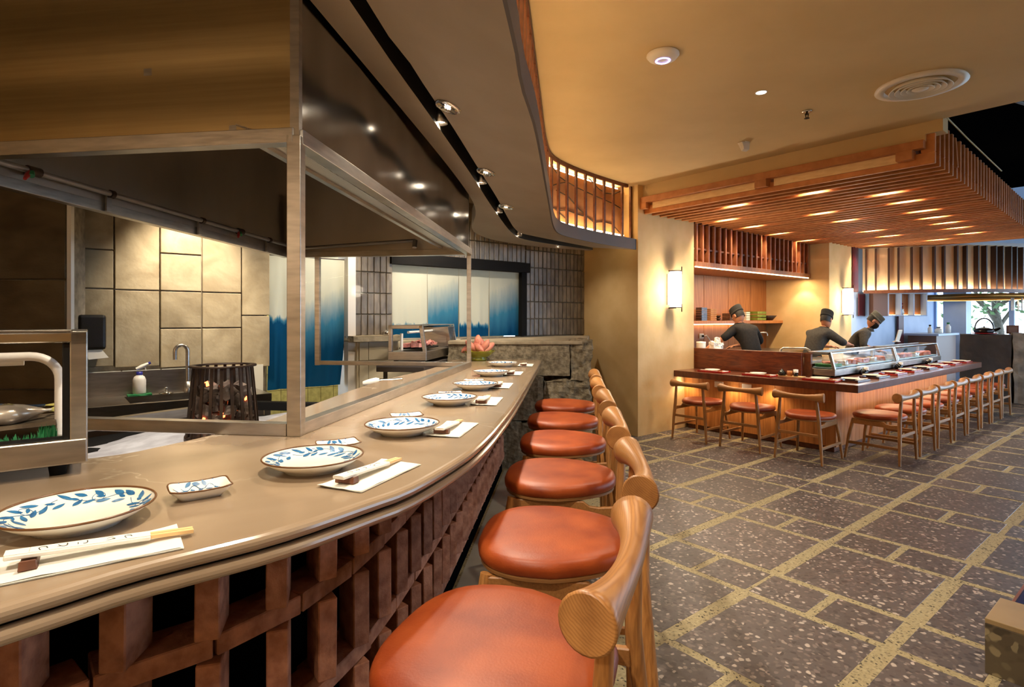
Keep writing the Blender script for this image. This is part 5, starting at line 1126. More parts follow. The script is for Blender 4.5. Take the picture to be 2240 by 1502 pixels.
# ---------------------------------------------------------------- place settings on the stone counter
def rim_z(r):        # height of the glazed face of the plate at radius r
    for (r0, z0), (r1, z1) in zip(PR[:-1], PR[1:]):
        if r0 <= r <= r1: return z0 + (z1-z0)*(r-r0)/(r1-r0)
    return PR[-1][1]
PR = [(0, .013), (.072, .0135), (.095, .020), (.125, .035)]
def leaf(mb, c, ang, L, wd_, zf):
    n = 6; ring = []
    for s_ in (1, -1):
        for k in range(n+1):
            t = k/n if s_ > 0 else 1-k/n
            if s_ < 0 and k in (0, n): continue
            x = L*(t-.5); y = s_*wd_*math.sin(PI*t)**.8*(1-.35*t)
            p = c + Vector((x*math.cos(ang)-y*math.sin(ang), x*math.sin(ang)+y*math.cos(ang), 0)); ring.append(Vector((p.x, p.y, zf(p))))
    mb.add(ring, [tuple(range(len(ring)))])
def make_plate():
    d = thing('dinner_plate', 'x', 'plate')
    MB().lathe([(.001, .002), (.06, .002), (.062, 0), (.072, 0), (.075, .006), (.10, .016), (.1255, .034), (.125, .036)] + [(r, z) for r, z in reversed(PR)], (0, 0, 0), 48).build('dish', M['white'], d)
    MB().tube([Vector((.1245*math.cos(2*PI*k/48), .1245*math.sin(2*PI*k/48), .0355)) for k in range(49)], .0022, 6).build('brown_rim', M['brownrim'], d)
    lm = MB(); zf = lambda p: rim_z(p.xy.length) + .0007; rn = random.Random(11)
    for k in range(44):
        a = 2*PI*k/44 + rn.uniform(-.05, .05); r = .110 if k % 2 else .088
        if k % 11 in (8,): continue
        leaf(lm, Vector((math.cos(a)*r, math.sin(a)*r, 0)), a + (1.0 if k % 2 else -.9) + rn.uniform(-.3, .3), rn.uniform(.024, .036), rn.uniform(.0050, .0072), zf)
        if k % 3 == 0:
            a2 = a+.1; leaf(lm, Vector((math.cos(a2)*.101, math.sin(a2)*.101, 0)), a2+PI/2+rn.uniform(-.6, .6), .018, .004, zf)
    lm.build('leaf_pattern', M['blue'], d, kind='stuff')
    vm = MB()
    for q in range(5):
        pts = []
        for k in range(14):
            t = k/13; a = 2*PI*(q+.02+.92*t)/5; r = .099 + .010*math.sin(t*2*PI*1.0+q)
            pts.append(Vector((math.cos(a)*r, math.sin(a)*r, rim_z(r)+.0006)))
        vm.tube(pts, .0006, 4)
        a = 2*PI*(q+.5)/5; vm.tube([Vector((math.cos(a)*.10+.011*math.cos(u), math.sin(a)*.10+.011*math.sin(u), zf(Vector((math.cos(a)*.10+.011*math.cos(u), math.sin(a)*.10+.011*math.sin(u), 0))))) for u in [2*PI*k/16 for k in range(17)]], .0006, 4)
    vm.build('vine_pattern', M['blue'], d)
    return d
def make_dish():
    d = thing('sauce_dish', 'x', 'dish')
    def ring(a, b_, z, cr): # rectangle with raised corners
        out = []
        for k in range(32):
            t = 2*PI*k/32; c_, s_ = math.cos(t), math.sin(t); x = math.copysign(abs(c_)**.28, c_)*a; y = math.copysign(abs(s_)**.28, s_)*b_
            out.append(Vector((x, y, z + cr*(abs(x/a)*abs(y/b_))**3)))
        return out
    MB().loft([ring(.038, .022, 0, 0), ring(.040, .024, .002, 0), ring(.060, .046, .022, .006), ring(.0595, .0455, .0235, .006), ring(.055, .041, .022, .006), ring(.040, .024, .010, 0), ring(.002, .001, .008, 0)]).build('dish', M['white'], d)
    rr = ring(.0598, .0458, .0232, .0065); MB().tube(rr + [rr[0]], .0018, 6, False).build('brown_rim', M['brownrim'], d)
    lm = MB(); rn = random.Random(5)
    zf = lambda p: .0095 + max(0, max((abs(p.x)-.040)/.013, (abs(p.y)-.024)/.017))*.013 + .0008
    for k in range(12):
        leaf(lm, Vector((-.044 + .008*k, .036 if k % 2 else .018, 0)), .6 + k*1.1, .017, .005, zf); leaf(lm, Vector((-.040 + .0075*k, -.034 if k % 2 else -.004, 0)), k*1.3, .016, .0045, zf)
    lm.build('leaf_pattern', M['blue'], d, kind='stuff')
    vm = MB(); vm.tube([Vector((-.04+.004*k, .027+.006*math.cos(k*.8), zf(Vector((-.04+.004*k, .027+.006*math.cos(k*.8), 0))))) for k in range(21)], .0008, 4); vm.build('vine_pattern', M['blue'], d)
    return d
def glyph(txt, size, nm, m, parent, pos, rz):
    cu = bpy.data.curves.new(nm, 'FONT'); cu.body = txt; cu.size = size; cu.extrude = .0001; cu.align_x = 'CENTER'; cu.align_y = 'CENTER'; cu.resolution_u = 2
    t = bpy.data.objects.new(nm, cu); col.objects.link(t); dg = bpy.context.evaluated_depsgraph_get(); dg.update()
    me = bpy.data.meshes.new_from_object(t.evaluated_get(dg)); bpy.data.objects.remove(t); me.materials.clear(); me.materials.append(m)
    o = bpy.data.objects.new(nm, me); col.objects.link(o); o.parent = parent; o.location = pos; o.rotation_euler = (0, 0, rz); return o
def make_sleeve():      # local +X towards the chopstick tips; near end lies on the rest
    d = thing('chopstick_sleeve', 'x', 'chopsticks')
    M_ = Matrix.Translation(Vector((0, 0, .010))) @ Matrix.Rotation(.055, 4, 'Y')
    s_ = MB(); s_.boxm(M_ @ Matrix.Translation(Vector((-.02, 0, 0))), .19, .032, .007); sl = s_.build('sleeve', M['paper'], d, bevel=.0015, seg=1)
    f = MB(); f.boxm(M_ @ Matrix.Translation(Vector((-.02, .0, .0040))), .19, .026, .0006); f.build('sleeve_flap', M['paper'], d)
    c = MB(); c.loft([[M_ @ Vector((x, y+dy, z)) for dy, z in ((-.0045, -.003), (.0045, -.003), (.0045, .003), (-.0045, .003))] for y in (.0055,) for x in (.06, .125, .14)], sm=False); c.build('chopstick', M['bamboo'], d)
    c = MB(); c.loft([[M_ @ Vector((x, y+dy, z)) for dy, z in ((-.0045, -.003), (.0045, -.003), (.0045, .003), (-.0045, .003))] for y in (-.0055,) for x in (.06, .125, .14)], sm=False); c.build('chopstick', M['bamboo'], d)
    for x, t, sz, m in ((-.088, '……', .012, 'inkfaint'), (-.068, 'つ', .020, 'ink'), (-.044, 'と', .020, 'ink'), (-.018, 'ご', .020, 'ink'), (.020, 'い', .018, 'ink'), (.044, 'つ', .018, 'ink')):
        glyph(t, sz, 'lettering', M[m], d, M_ @ Vector((x, .0, .0046)), -PI/2 + PI)
    return d
def make_rest():
    d = MB().add([(-.012, -.026, 0), (.012, -.026, 0), (.012, .026, 0), (-.012, .026, 0), (-.010, -.026, .016), (.010, -.026, .016), (.010, -.012, .011), (.010, .012, .011), (.010, .026, .016), (-.010, .026, .016), (-.010, .012, .011), (-.010, -.012, .011)],
        [(3, 2, 1, 0), (0, 1, 5, 4), (1, 2, 8, 7, 6, 5), (2, 3, 9, 8), (3, 0, 4, 11, 10, 9), (4, 5, 6, 11), (11, 6, 7, 10), (10, 7, 8, 9)]).build('chopstick_rest', M['restwood'], bevel=.0012, seg=1); return d
def make_napkin():
    d = thing('paper_napkin', 'x', 'napkin')
    mb = MB(); nx, ny = 14, 8; rows_ = []
    for sd in (0, 1):
        mb.loft([[Vector((-.13+.26*i/nx, -.062+.124*j/ny, .0012 + sd*.0016 + .0022*max(0, noise.noise((i*.35, j*.5, 2))) + .004*(abs(i/nx*2-1)**8)*(j/ny))) for i in range(nx+1)] for j in range(ny+1)], False, False)
    mb.build('lower_fold', M['paper'], d)
    mb = MB().loft([[Vector((-.128+.254*i/nx, -.06+.10*j/5, .0042 + .002*max(0, noise.noise((i*.4, j*.5, 9))))) for i in range(nx+1)] for j in range(6)], False, False); mb.build('upper_fold', M['paper'], d)
    return d
pw = ['nearest', 'second', 'third', 'fourth', 'fifth', 'sixth', 'farthest']
plates = [(172, 1112), (686, 1000), (880, 928), (983, 869), (1040, 839), (1074, 812), (1099, 793)]
dishes = [(438, 1067, .63), (740, 972, .5), (890, 910, .35), (985, 861, .2), (1037, 833, .12)]
naps = [((195, 1215), .62), ((815, 1040), 1.20), ((990, 940), 1.38), ((1065, 878), 1.46), ((1095, 844), 1.47), ((1123, 817), 1.47), ((1150, 799), 1.47)]
tp_, td_, tn_, ts_, tr_ = make_plate(), make_dish(), make_napkin(), make_sleeve(), make_rest()
for k, (u, v) in enumerate(plates):
    p = pz(u, v, ZC+.03); p.z = ZC
    lb = pw[k] + ' blue leaf patterned white plate on the stone counter'
    if k == 0: tp_.location = p; tag(tp_, lb, 'plate', 'plates along the stone counter')
    else: dup(tp_, p, k*1.3, lb)
for k, (u, v, a) in enumerate(dishes):
    p = pz(u, v, ZC+.018); p.z = ZC
    lb = pw[k] + ' small blue and white sauce dish on the stone counter'
    if k == 0: td_.location = p; td_.rotation_euler = (0, 0, a); tag(td_, lb, 'dish', 'sauce dishes along the stone counter')
    else: dup(td_, p, a, lb)
for k, ((u, v), a) in enumerate(naps):
    p = pz(u, v, ZC); p.z = ZC; Rm = Matrix.Rotation(a, 3, 'Z')
    lb = pw[k] + ' folded white paper napkin on the stone counter'
    q = p + Rm @ Vector((-.015, .012, .0055)); qr = p + Rm @ Vector((-.085, .012, .0055))
    q = p + Rm @ Vector((-.005, .010, .0085))
    if k == 0:
        q = p + Rm @ Vector((.01, .0, .0085)); qr = p + Rm @ Vector((-.075, -.005, .0055))
        for t_, l_, c_, g_, P_, a_ in ((tn_, lb, 'napkin', 'napkins along the stone counter', p, a), (ts_, pw[k] + ' paper chopstick sleeve with black lettering, on its napkin', 'chopsticks', 'chopstick sleeves along the stone counter', q, a), (tr_, pw[k] + ' brown wooden chopstick rest on a napkin', 'chopstick rest', 'chopstick rests along the stone counter', qr, a)):
            t_.location = P_; t_.rotation_euler = (0, 0, a_); tag(t_, l_, c_, g_)
    else:
        dup(tn_, p, a, lb); dup(ts_, q, a, pw[k] + ' paper chopstick sleeve with black lettering, on its napkin'); dup(tr_, qr, a, pw[k] + ' brown wooden chopstick rest on a napkin')

# ---------------------------------------------------------------- people
def skin_mesh(verts, edges, radii, root=0, sub=2):
    me = bpy.data.meshes.new('t'); me.from_pydata([tuple(v) for v in verts], edges, []); o = bpy.data.objects.new('t', me); col.objects.link(o)
    o.modifiers.new('s', 'SKIN'); sv_ = me.skin_vertices[0].data
    for i, r in enumerate(radii): sv_[i].radius = (r, r) if not isinstance(r, tuple) else r; sv_[i].use_root = (i == root)
    ss = o.modifiers.new('u', 'SUBSURF'); ss.levels = sub; ss.render_levels = sub
    dg = bpy.context.evaluated_depsgraph_get(); dg.update(); out = bpy.data.meshes.new_from_object(o.evaluated_get(dg)); bpy.data.objects.remove(o)
    for p in out.polygons: p.use_smooth = True
    return out
def hand(wr, d, up, s_, curl=.5):
    # wrist point, pointing direction, back-of-hand direction, side (+1 thumb on the left of d)
    d = d.normalized(); up = (up - d*up.dot(d)).normalized(); x = d.cross(up)*s_; V = [wr.copy(), wr + d*.045, wr + d*.085]; Eg = [(0, 1), (1, 2)]; Rr = [(.024, .018), (.032, .015), (.036, .013)]
    for k, (off, L) in enumerate(((-.027, .066), (-.009, .076), (.009, .072), (.027, .056))):
        b = len(V); p = wr + d*.088 + x*off
        dn = d
        V.append(p); Rr.append(.0095); Eg.append((2, b))
        for j, f in enumerate((.45, .32, .23)):
            dn = (dn - up*curl*(.5 + .25*j)).normalized(); p = p + dn*L*f; V.append(p); Rr.append(.0088-.0009*j); Eg.append((b+j, b+j+1))
    b = len(V); p = wr + d*.035 - x*.032; V.append(p); Rr.append(.012); Eg.append((1, b))
    p = p + (d*.75 - x*.7 - up*.3).normalized()*.036; V.append(p); Rr.append(.0105); Eg.append((b, b+1)); p = p + (d*.9 - x*.2 - up*.4).normalized()*.028; V.append(p); Rr.append(.009); Eg.append((b+1, b+2))
    return V, Eg, Rr
def person(label, loc, rz, lean, headtilt, headturn, elbows, wrists, jacket, capm, height=1.0, mask=False):
    d = thing('person', label, 'person', loc, rz, None)
    f = lambda y, z: Vector((0, y, z))
    pel = f(0, .90); ab = f(.02*lean+.01, 1.04); ch = f(.10*lean+.0, 1.22); sh = f(.17*lean, 1.36-.04*lean); nk = f(.21*lean+.01, 1.44-.05*lean); nk2 = nk + Vector((0, .02+.03*headtilt, .05)); hd0 = nk2
    V = [pel, ab, ch, sh, nk, nk2]; Eg = [(0, 1), (1, 2), (2, 3), (3, 4), (4, 5)]; Rr = [(.145, .11), (.135, .10), (.15, .105), (.095, .06), (.044, .044), (.052, .054)]
    JV, JE, JR = [pel+Vector((0, 0, -.08)), ab, ch, sh, nk], [(0, 1), (1, 2), (2, 3), (3, 4)], [(.165, .125), (.152, .115), (.170, .125), (.150, .118), (.072, .072)]
    for s_ in (-1, 1):
        e = elbows[0 if s_ < 0 else 1]; wv = wrists[0 if s_ < 0 else 1]; so = sh + Vector((s_*.175, 0, -.005)); e = Vector(e); wv = Vector(wv)
        b = len(V); V += [so, so.lerp(e, .5), e, e.lerp(wv, .4), wv]; Eg += [(3, b), (b, b+1), (b+1, b+2), (b+2, b+3), (b+3, b+4)]; Rr += [.062, .052, .042, .040, .026]
        hV, hE, hR = hand(wv, wv-e, Vector((0, 0, 1)), s_); off = len(V)
        V += hV[1:]; Rr += hR[1:]; Eg += [(b+4 if i == 0 else i+off-1, j+off-1) for i, j in hE]
        j = len(JV); JV += [so, so.lerp(e, .5), e, e.lerp(wv, .28)]; JE += [(3, j), (j, j+1), (j+1, j+2), (j+2, j+3)]; JR += [.078, .068, .062, .060]
        lg = [Vector((s_*.09, 0, .84)), Vector((s_*.095, .01, .47)), Vector((s_*.10, -.015, .28)), Vector((s_*.10, -.02, .09)), Vector((s_*.10, .03, .045)), Vector((s_*.11, .15, .035))]
        b = len(V); V += lg; Eg += [(0, b)] + [(b+i, b+i+1) for i in range(5)]; Rr += [.088, .058, .056, .036, .04, .032]
    # head inside the body mesh: skull, jaw, nose and ears added as shaped lumps
    body = skin_mesh(V, Eg, Rr)
    Mh = Matrix.Translation(nk2 + Vector((0, .03, .10))) @ Matrix.Rotation(headturn, 4, 'Z') @ Matrix.Rotation(-headtilt, 4, 'X')
    hm = MB(); rings = []
    for z, rx, ry, oy in ((-.125, .02, .02, .05), (-.118, .042, .045, .04), (-.09, .060, .070, .022), (-.05, .069, .086, .008), (0, .075, .095, 0), (.05, .076, .098, -.006), (.09, .064, .082, -.008), (.115, .038, .05, -.01), (.124, .004, .004, -.01)):
        rings.append([Mh @ Vector((rx*math.cos(2*PI*k/20), oy + ry*math.sin(2*PI*k/20), z)) for k in range(20)])
    hm.loft(rings)
    hm.loft([[Mh @ Vector((x, y, z)) for x, y, z in q] for q in ([(-.008, .085, .02), (.008, .085, .02), (.006, .098, .02), (-.006, .098, .02)], [(-.017, .085, -.035), (.017, .085, -.035), (.009, .118, -.03), (-.009, .118, -.03)])])
    for s_ in (-1, 1): hm.sph(Mh @ Vector((s_*.076, -.006, -.005)), 1, 10, 6, (.010, .02, .034), Mh.to_3x3())
    bm = bmesh.new(); bm.from_mesh(body); hme = bpy.data.meshes.new('h'); hme.from_pydata([tuple(p) for p in hm.v], [], hm.f); hme.polygons.foreach_set('use_smooth', hm.s); bm.from_mesh(hme); bm.to_mesh(body); bm.free()
    body.materials.clear(); body.materials.append(M['skin']); link('body', body, d)
    for s_ in (-1, 1):
        MB().sph(Mh @ Vector((s_*.030, .082, .012)), .0125, 10, 6).build('eye', M['whitep'], d)
        MB().sph(Mh @ Vector((s_*.030, .0915, .012)), .0058, 8, 6).build('pupil', M['blackgl'], d)
        MB().tube([Mh @ Vector((s_*.014, .092, .036)), Mh @ Vector((s_*.03, .092, .042)), Mh @ Vector((s_*.048, .078, .036))], .004, 6).build('eyebrow', M['hair'], d)
    MB().tube([Mh @ Vector((-.024, .079, -.072)), Mh @ Vector((0, .092, -.070)), Mh @ Vector((.024, .079, -.072))], .005, 8).build('mouth', mat('lip', C(150, 84, 74), rough=.5), d)
    # hair below the cap, cap, mask
    hr = []
    for z, s_ in ((-.045, .97), (-.01, 1.05), (.04, 1.06), (.075, 1.0)):
        hr.append([Mh @ Vector((.076*s_*math.cos(t), -.004 + .098*s_*math.sin(t), z)) for t in [PI*.98 + (PI*1.04)*k/16 for k in range(17)]])
    MB().loft(hr, False, False).build('hair', M['hair'], d)
    cp_ = [[Mh @ Vector((rx*math.cos(2*PI*k/24), -.004 + ry*math.sin(2*PI*k/24), z + .012*math.sin(2*PI*k/24)*-1)) for k in range(24)] for z, rx, ry in ((.036, .083, .105), (.05, .085, .107), (.125, .088, .108), (.138, .084, .103), (.142, .05, .06), (.141, .001, .001))]
    MB().loft(cp_, True, False).build('cap', capm, d)
    MB().loft([[Mh @ Vector((rx*math.cos(2*PI*k/24), -.004 + ry*math.sin(2*PI*k/24), z - .012*math.sin(2*PI*k/24))) for k in range(24)] for z, rx, ry in ((.034, .0835, .1055), (.036, .088, .110), (.062, .089, .111), (.064, .0855, .1075))], True, False).build('cap_band', capm, d)
    if mask:
        MB().loft([[Mh @ Vector((rx*math.sin(t), ry*math.cos(t) + .012, z)) for t in [-1.35 + 2.7*k/12 for k in range(13)]] for z, rx, ry in ((-.005, .078, .094), (-.03, .079, .110), (-.07, .073, .104), (-.108, .055, .074), (-.122, .04, .05))], False, False).build('face_mask', M['black'], d)
        for s_ in (-1, 1): MB().tube([Mh @ Vector((s_*.076, .04, -.02)), Mh @ Vector((s_*.081, .0, .0))], .003, 6).build('mask_loop', M['black'], d)
    jm = skin_mesh(JV, JE, JR); jm.materials.clear(); jm.materials.append(jacket); link('jacket', jm, d)
    cl = MB(); cl.loft([[nk + Vector((r*math.cos(2*PI*k/18), .005+r*math.sin(2*PI*k/18), z)) for k in range(18)] for r, z in ((.078, -.03), (.070, .0), (.066, .035), (.061, .035), (.06, -.02))], True, False); cl.build('collar', jacket, d)
    tv_ = [Vector((0, 0, .92))]; te = []; tr2 = [(.158, .12)]
    for s_ in (-1, 1):
        b = len(tv_); tv_ += [Vector((s_*.09, 0, .84)), Vector((s_*.095, .01, .47)), Vector((s_*.10, -.015, .10))]; te += [(0, b), (b, b+1), (b+1, b+2)]; tr2 += [.104, .078, .066]
    tm2 = skin_mesh(tv_, te, tr2); tm2.materials.clear(); tm2.materials.append(M['cloth']); link('trousers', tm2, d)
    for s_ in (-1, 1): MB().loft([[Vector((s_*.10 + .045*rx*math.cos(2*PI*k/14), .05 + .13*ry*math.sin(2*PI*k/14), z)) for k in range(14)] for z, rx, ry in ((0, .9, .95), (.02, 1, 1), (.05, .95, .9), (.08, .75, .6))]).build('shoe', M['black'], d)
    ap_ = MB().loft([[Vector((.165*math.sin(t), .13*math.cos(t)+.01, z)) for t in [-1.4+2.8*k/14 for k in range(15)]] for z in (.98, .75, .5)], False, False); ap_.build('apron', M['black'], d)
    d.scale = (height,)*3
    return d
person('chef in black jacket and dark cap, seen from behind at the niche', R(1.95, 1.60), .22, 1.4, .55, .25, [(-.33, .20, 1.20), (.32, .24, 1.12)], [(-.50, .34, 1.06), (.02, .46, 1.05)], M['cloth'], M['capd'], .985)
person('chef in dark grey shirt between the other two, reaching along the glass case', R(1.45, 2.30), ANG_B - PI/2 - .35, 1.2, .35, .3, [(-.26, .26, 1.12), (.30, .32, 1.18)], [(-.10, .50, 1.10), (.16, .62, 1.14)], M['clothg'], M['capd'], .94)
person('chef in grey jacket, cap and black face mask, looking down', R(1.34, 3.40), ANG_A + PI - PI/2 + .35, 1.3, .75, .1, [(-.30, .20, 1.10), (.30, .20, 1.10)], [(-.14, .40, 1.04), (.12, .42, 1.04)], M['clothg'], M['cap'], .93, True)

# ---------------------------------------------------------------- far kitchen: hood fascia of upright boards, cupboards, counter
arc_ = [Vector((6.42, 10.36, 0)), Vector((7.3, 9.95, 0)), Vector((8.2, 9.82, 0)), Vector((9.2, 10.12, 0)), Vector((10.2, 10.9, 0)), Vector((11.2, 12.2, 0))]
fa_ = smooth_curve(arc_, 120); fan = normals2d(fa_)
ff = thing('board_fascia', 'curved overhead fascia of upright dark boards glowing between them, at the far kitchen', 'fascia', (8, 10.4, 2.0))
zA, zB = 1.94, 2.742
M['fboard'] = mat('dark_fascia_board', C(62, 36, 26), C(48, 28, 20), .45, ns=4, st=(4, 4, .6)); M['glowwood'] = mat('pale_fascia_panel', C(226, 198, 160), C(214, 184, 144), .6, ns=4, st=(4, 4, 1))
bd = MB(); A_ = [p - n*.10 + Vector((0, 0, zA)) for p, n in zip(fa_, fan)]; B_ = [p - n*.10 + Vector((0, 0, zB)) for p, n in zip(fa_, fan)]; strip(bd, A_, B_); bd.build('backing', M['glowwood'], ff, world=True)
lb_ = MB(); strip(lb_, [p - n*.02 + Vector((0, 0, zA+.012)) for p, n in zip(fa_, fan)], [p - n*.08 + Vector((0, 0, zA+.012)) for p, n in zip(fa_, fan)]); lb_.build('led_strip', emit('fascia_led', (1, .82, .55, 1), 26), ff, world=True)
bb2 = MB(); strip(bb2, [p + n*.02 + Vector((0, 0, zA)) for p, n in zip(fa_, fan)], [p - n*.14 + Vector((0, 0, zA)) for p, n in zip(fa_, fan)]); strip(bb2, [p + n*.02 + Vector((0, 0, zA-.03)) for p, n in zip(fa_, fan)], [p + n*.02 + Vector((0, 0, zA+.03)) for p, n in zip(fa_, fan)]); bb2.build('bottom_rail', M['slatd'], ff, world=True)
FL = sum((fa_[i+1]-fa_[i]).length for i in range(119)); nfin = int(FL/.17)
for k in range(nfin):
    i = min(119, int(119*(k+.3)/nfin)); p = fa_[i]; n = fan[i]
    MB().box((p.x - n.x*.05, p.y - n.y*.05, (zA+zB)/2), (.10, .022, zB-zA-.04), math.atan2(n.y, n.x)).build('board', M['fboard'], ff, world=True)
struct(MB().prism([Vector((5.9, 10.42, 0)), Vector((6.3, 10.42, 0)), Vector((6.3, 10.6, 0)), Vector((5.9, 10.6, 0))], 1.15, 2.9).build('wall_maroon', M['maroon'])) if False else None
d = thing('maroon_pilaster', 'dark maroon upright panel between the pier and the fascia boards', 'panel', R(1.86, 5.1, 1.5))
MB().prism([R(1.85, 4.97), R(1.85, 5.22), R(1.868, 5.22), R(1.868, 4.97)], 1.94, 2.8).build('panel', M['maroon'], d, world=True)
MB().prism([R(1.85, 5.25), R(1.85, 5.55), R(1.868, 5.55), R(1.868, 5.25)], 1.5, 1.92).build('panel', M['maroon'], d, world=True)
co = thing('ceiling_bulkhead', 'pale ceiling bulkhead above the glowing fascia boards', 'bulkhead', (8, 10.8, 2.8))
MB().prism([Vector((6, 10.35, 0)), Vector((8.3, 10.1, 0)), Vector((12, 10.6, 0)), Vector((13, 13, 0)), Vector((6.5, 13, 0))], 2.81, 2.9).build('board', M['daylit'], co, world=True)
hr_ = thing('round_light_ring', 'low round brass edged hood ring under the fascia in front of the window', 'hood', (9.3, 11.3, 1.93))
MB().lathe([(1.0, -.02), (1.04, -.02), (1.04, .07), (1.0, .07), (1.0, -.02)], (9.45, 11.6, 1.86), 48).build('ring', mat('brass', C(176, 130, 70), rough=.3, metal=.8), hr_, world=True)
MB().lathe([(.97, 0), (1.0, 0)], (9.45, 11.6, 1.845), 48).build('led_strip', M['led'], hr_, world=True)
# open wall cupboard: closed wing + three lit boxes
cb = thing('open_cupboard', 'brown overhead cupboard with three tilted lit open boxes near the masked chef', 'cupboard', (7.2, 10.65, 1.5))
M['brownlam'] = mat('brown_laminate', C(118, 88, 74), rough=.5)
cbp = lambda pts, z0, z1, nm, m: MB().prism(pts, z0, z1).build(nm, M[m], cb, world=True, bevel=.003)
cbp([(6.66, 10.45), (6.93, 10.45), (6.93, 10.86), (6.70, 10.64)], 1.50, 1.93, 'side_cabinet', 'brownlam')
cbp([(6.93, 10.45), (7.66, 10.45), (7.66, 10.85), (6.93, 10.62)], 1.50, 1.52, 'bottom_board', 'daylit'); cbp([(6.93, 10.45), (7.66, 10.45), (7.66, 10.62), (6.93, 10.62)], 1.91, 1.93, 'top_board', 'daylit'); cbp([(6.93, 10.60), (7.66, 10.60), (7.66, 10.62), (6.93, 10.62)], 1.52, 1.91, 'back_board', 'panelw')
for q in range(4): x = 6.93+.236*q; cbp([(x, 10.45), (x+.022, 10.45), (x+.022, 10.60), (x, 10.60)], 1.52, 1.91, 'divider', 'daylit')
for q in range(3): MB().box((7.06+.236*q, 10.57, 1.523), (.16, .02, .006)).build('led_strip', M['led'], cb, world=True)
vs_ = thing('bud_vase', 'small white vase with red buds in the open cupboard', 'vase', (7.24, 10.53, 1.52))
MB().lathe([(.001, 0), (.03, 0), (.045, .05), (.03, .09), (.036, .11), (.001, .105)], (0, 0, 0), 14).build('vase', M['white'], vs_); MB().tube([(0, 0, .1), (-.01, 0, .17), (-.005, 0, .23)], .005, 6).build('stem', M['bark'], vs_)
for q in range(4): MB().sph((.012*(-1)**q, 0, .15+.03*q), .014, 8, 6).build('bud', M['red'], vs_)
pn = thing('maroon_post', 'narrow maroon upright post below the open cupboard', 'post', R(1.85, 7.45, 0)); MB().prism([R(1.83, 7.3), R(1.83, 7.6), R(1.868, 7.6), R(1.868, 7.3)], .06, 1.9).build('post', M['maroon'], pn, world=True); MB().prism([R(1.80, 7.26), R(1.80, 7.64), R(1.868, 7.64), R(1.868, 7.26)], 0, .06).build('base', M['maroon'], pn, world=True)
bcn = thing('back_counter', 'low brown counter under the bright far window', 'counter', R(1.55, 8.45, 0))
MB().box(R(1.55, 8.45, .55), (1.4, .5, 1.1), ANG_B).build('body', M['brownlam'], bcn, world=True); MB().box(R(1.55, 8.45, 1.12), (1.5, .6, .04), ANG_B).build('top', M['daylit'], bcn, world=True)
for k, (x, y, r, h, m, lb) in enumerate(((*R(1.45, 8.5).xy, .07, .12, 'white', 'white pot on the counter under the far window'), (*R(1.5, 8.1).xy, .04, .16, 'whitep', 'slim white bottle on the counter under the far window'), (*R(1.4, 9.0).xy, .05, .2, 'whitep', 'white bottle with a green top by the grey post'))):
    d = thing('far_bottle' if k else 'far_pot', lb, 'bottle' if k else 'pot', (x, y, 1.14)); MB().lathe([(.001, 0), (r, 0), (r, h*.7), (r*.5, h*.85), (r*.5, h), (.001, h)], (0, 0, 0), 14).build('body', M[m], d); MB().lathe([(r*.55, h*.95), (r*.55, h*1.15), (.001, h*1.15)], (0, 0, 0), 12).build('cap', M['greenp'] if k == 2 else M['blackgl'], d)
rg_ = thing('menu_stand', 'white tilted menu card on the case top before the window', 'card', R(.95, 4.35, 1.07), ANG_B); MB().box((0, 0, .10), (.17, .012, .20), 0, .25).build('card', M['paper'], rg_); MB().box((0, .03, .01), (.12, .08, .012)).build('foot', M['whitep'], rg_)
pd = thing('window_post', 'pale grey structural post standing before the far window', 'post', R(1.38, 9.60, 0)); MB().box(R(1.38, 9.60, 1.4), (.42, .42, 2.8), ANG_B).build('shaft', M['daylit'], pd, world=True); MB().box(R(1.38, 9.60, .05), (.5, .5, .1), ANG_B).build('base', M['daylit'], pd, world=True)
lt_ = thing('window_lantern', 'black topped lantern pendant hanging before the bright window', 'pendant', (10.4, 11.6, 1.9))
MB().lathe([(.001, .06), (.18, .06), (.18, 0), (.001, 0)], (0, 0, 0), 20).build('cap', M['black'], lt_)
for k in range(6): MB().box((.14*math.cos(k*PI/3), .14*math.sin(k*PI/3), -.14), (.02, .02, .28)).build('bar', M['whitep'], lt_)
MB().tube([(0, 0, .06), (0, 0, 1.0)], .008, 6).build('cord', M['black'], lt_)
# stone block with teapot at the end of the sushi bar
blk = thing('stone_hearth_block', 'large dark stone block with a pale hewn side beyond the sushi bar', 'stone block', Vector((8.6, 10.1, 0)))
MB().rough((8.50, 10.2, .585), (.69, .70, 1.17), -.66, 14, .012, 3, 6).build('dark_stone', mat('dark_basalt', C(58, 50, 44), C(38, 33, 30), .6, ns=4, detail=8, bump=.3), blk, world=True)
M['greystone'] = mat('grey_hewn_stone', C(146, 136, 120), C(104, 96, 86), .85, ns=5, detail=8, bump=.5, bs=16)
MB().rough((9.18, 9.66, .60), (1.0, .70, 1.20), -.66, 16, .04, 2.6, 9).build('grey_stone', M['greystone'], blk, world=True)
tpt = thing('iron_teapot', 'dark cast iron teapot with a hoop handle on the dark stone block', 'teapot', (8.47, 10.17, 1.178), -.66)
MB().lathe([(.001, 0), (.10, 0), (.145, .03), (.15, .07), (.12, .10), (.001, .10)], (0, 0, 0), 24).build('body', M['blackgl'], tpt); MB().lathe([(.10, .10), (.06, .115), (.012, .12), (.014, .14), (.001, .142)], (0, 0, 0), 18).build('lid', M['blackgl'], tpt)
MB().tube([(.13*math.cos(t), 0, .09 + .19*math.sin(t)) for t in [PI*k/14 for k in range(15)]], .012, 8).build('handle', M['blackgl'], tpt); MB().tube([(.13, 0, .06), (.19, 0, .09), (.22, 0, .11)], [.03, .022, .016], 8).build('spout', M['blackgl'], tpt)
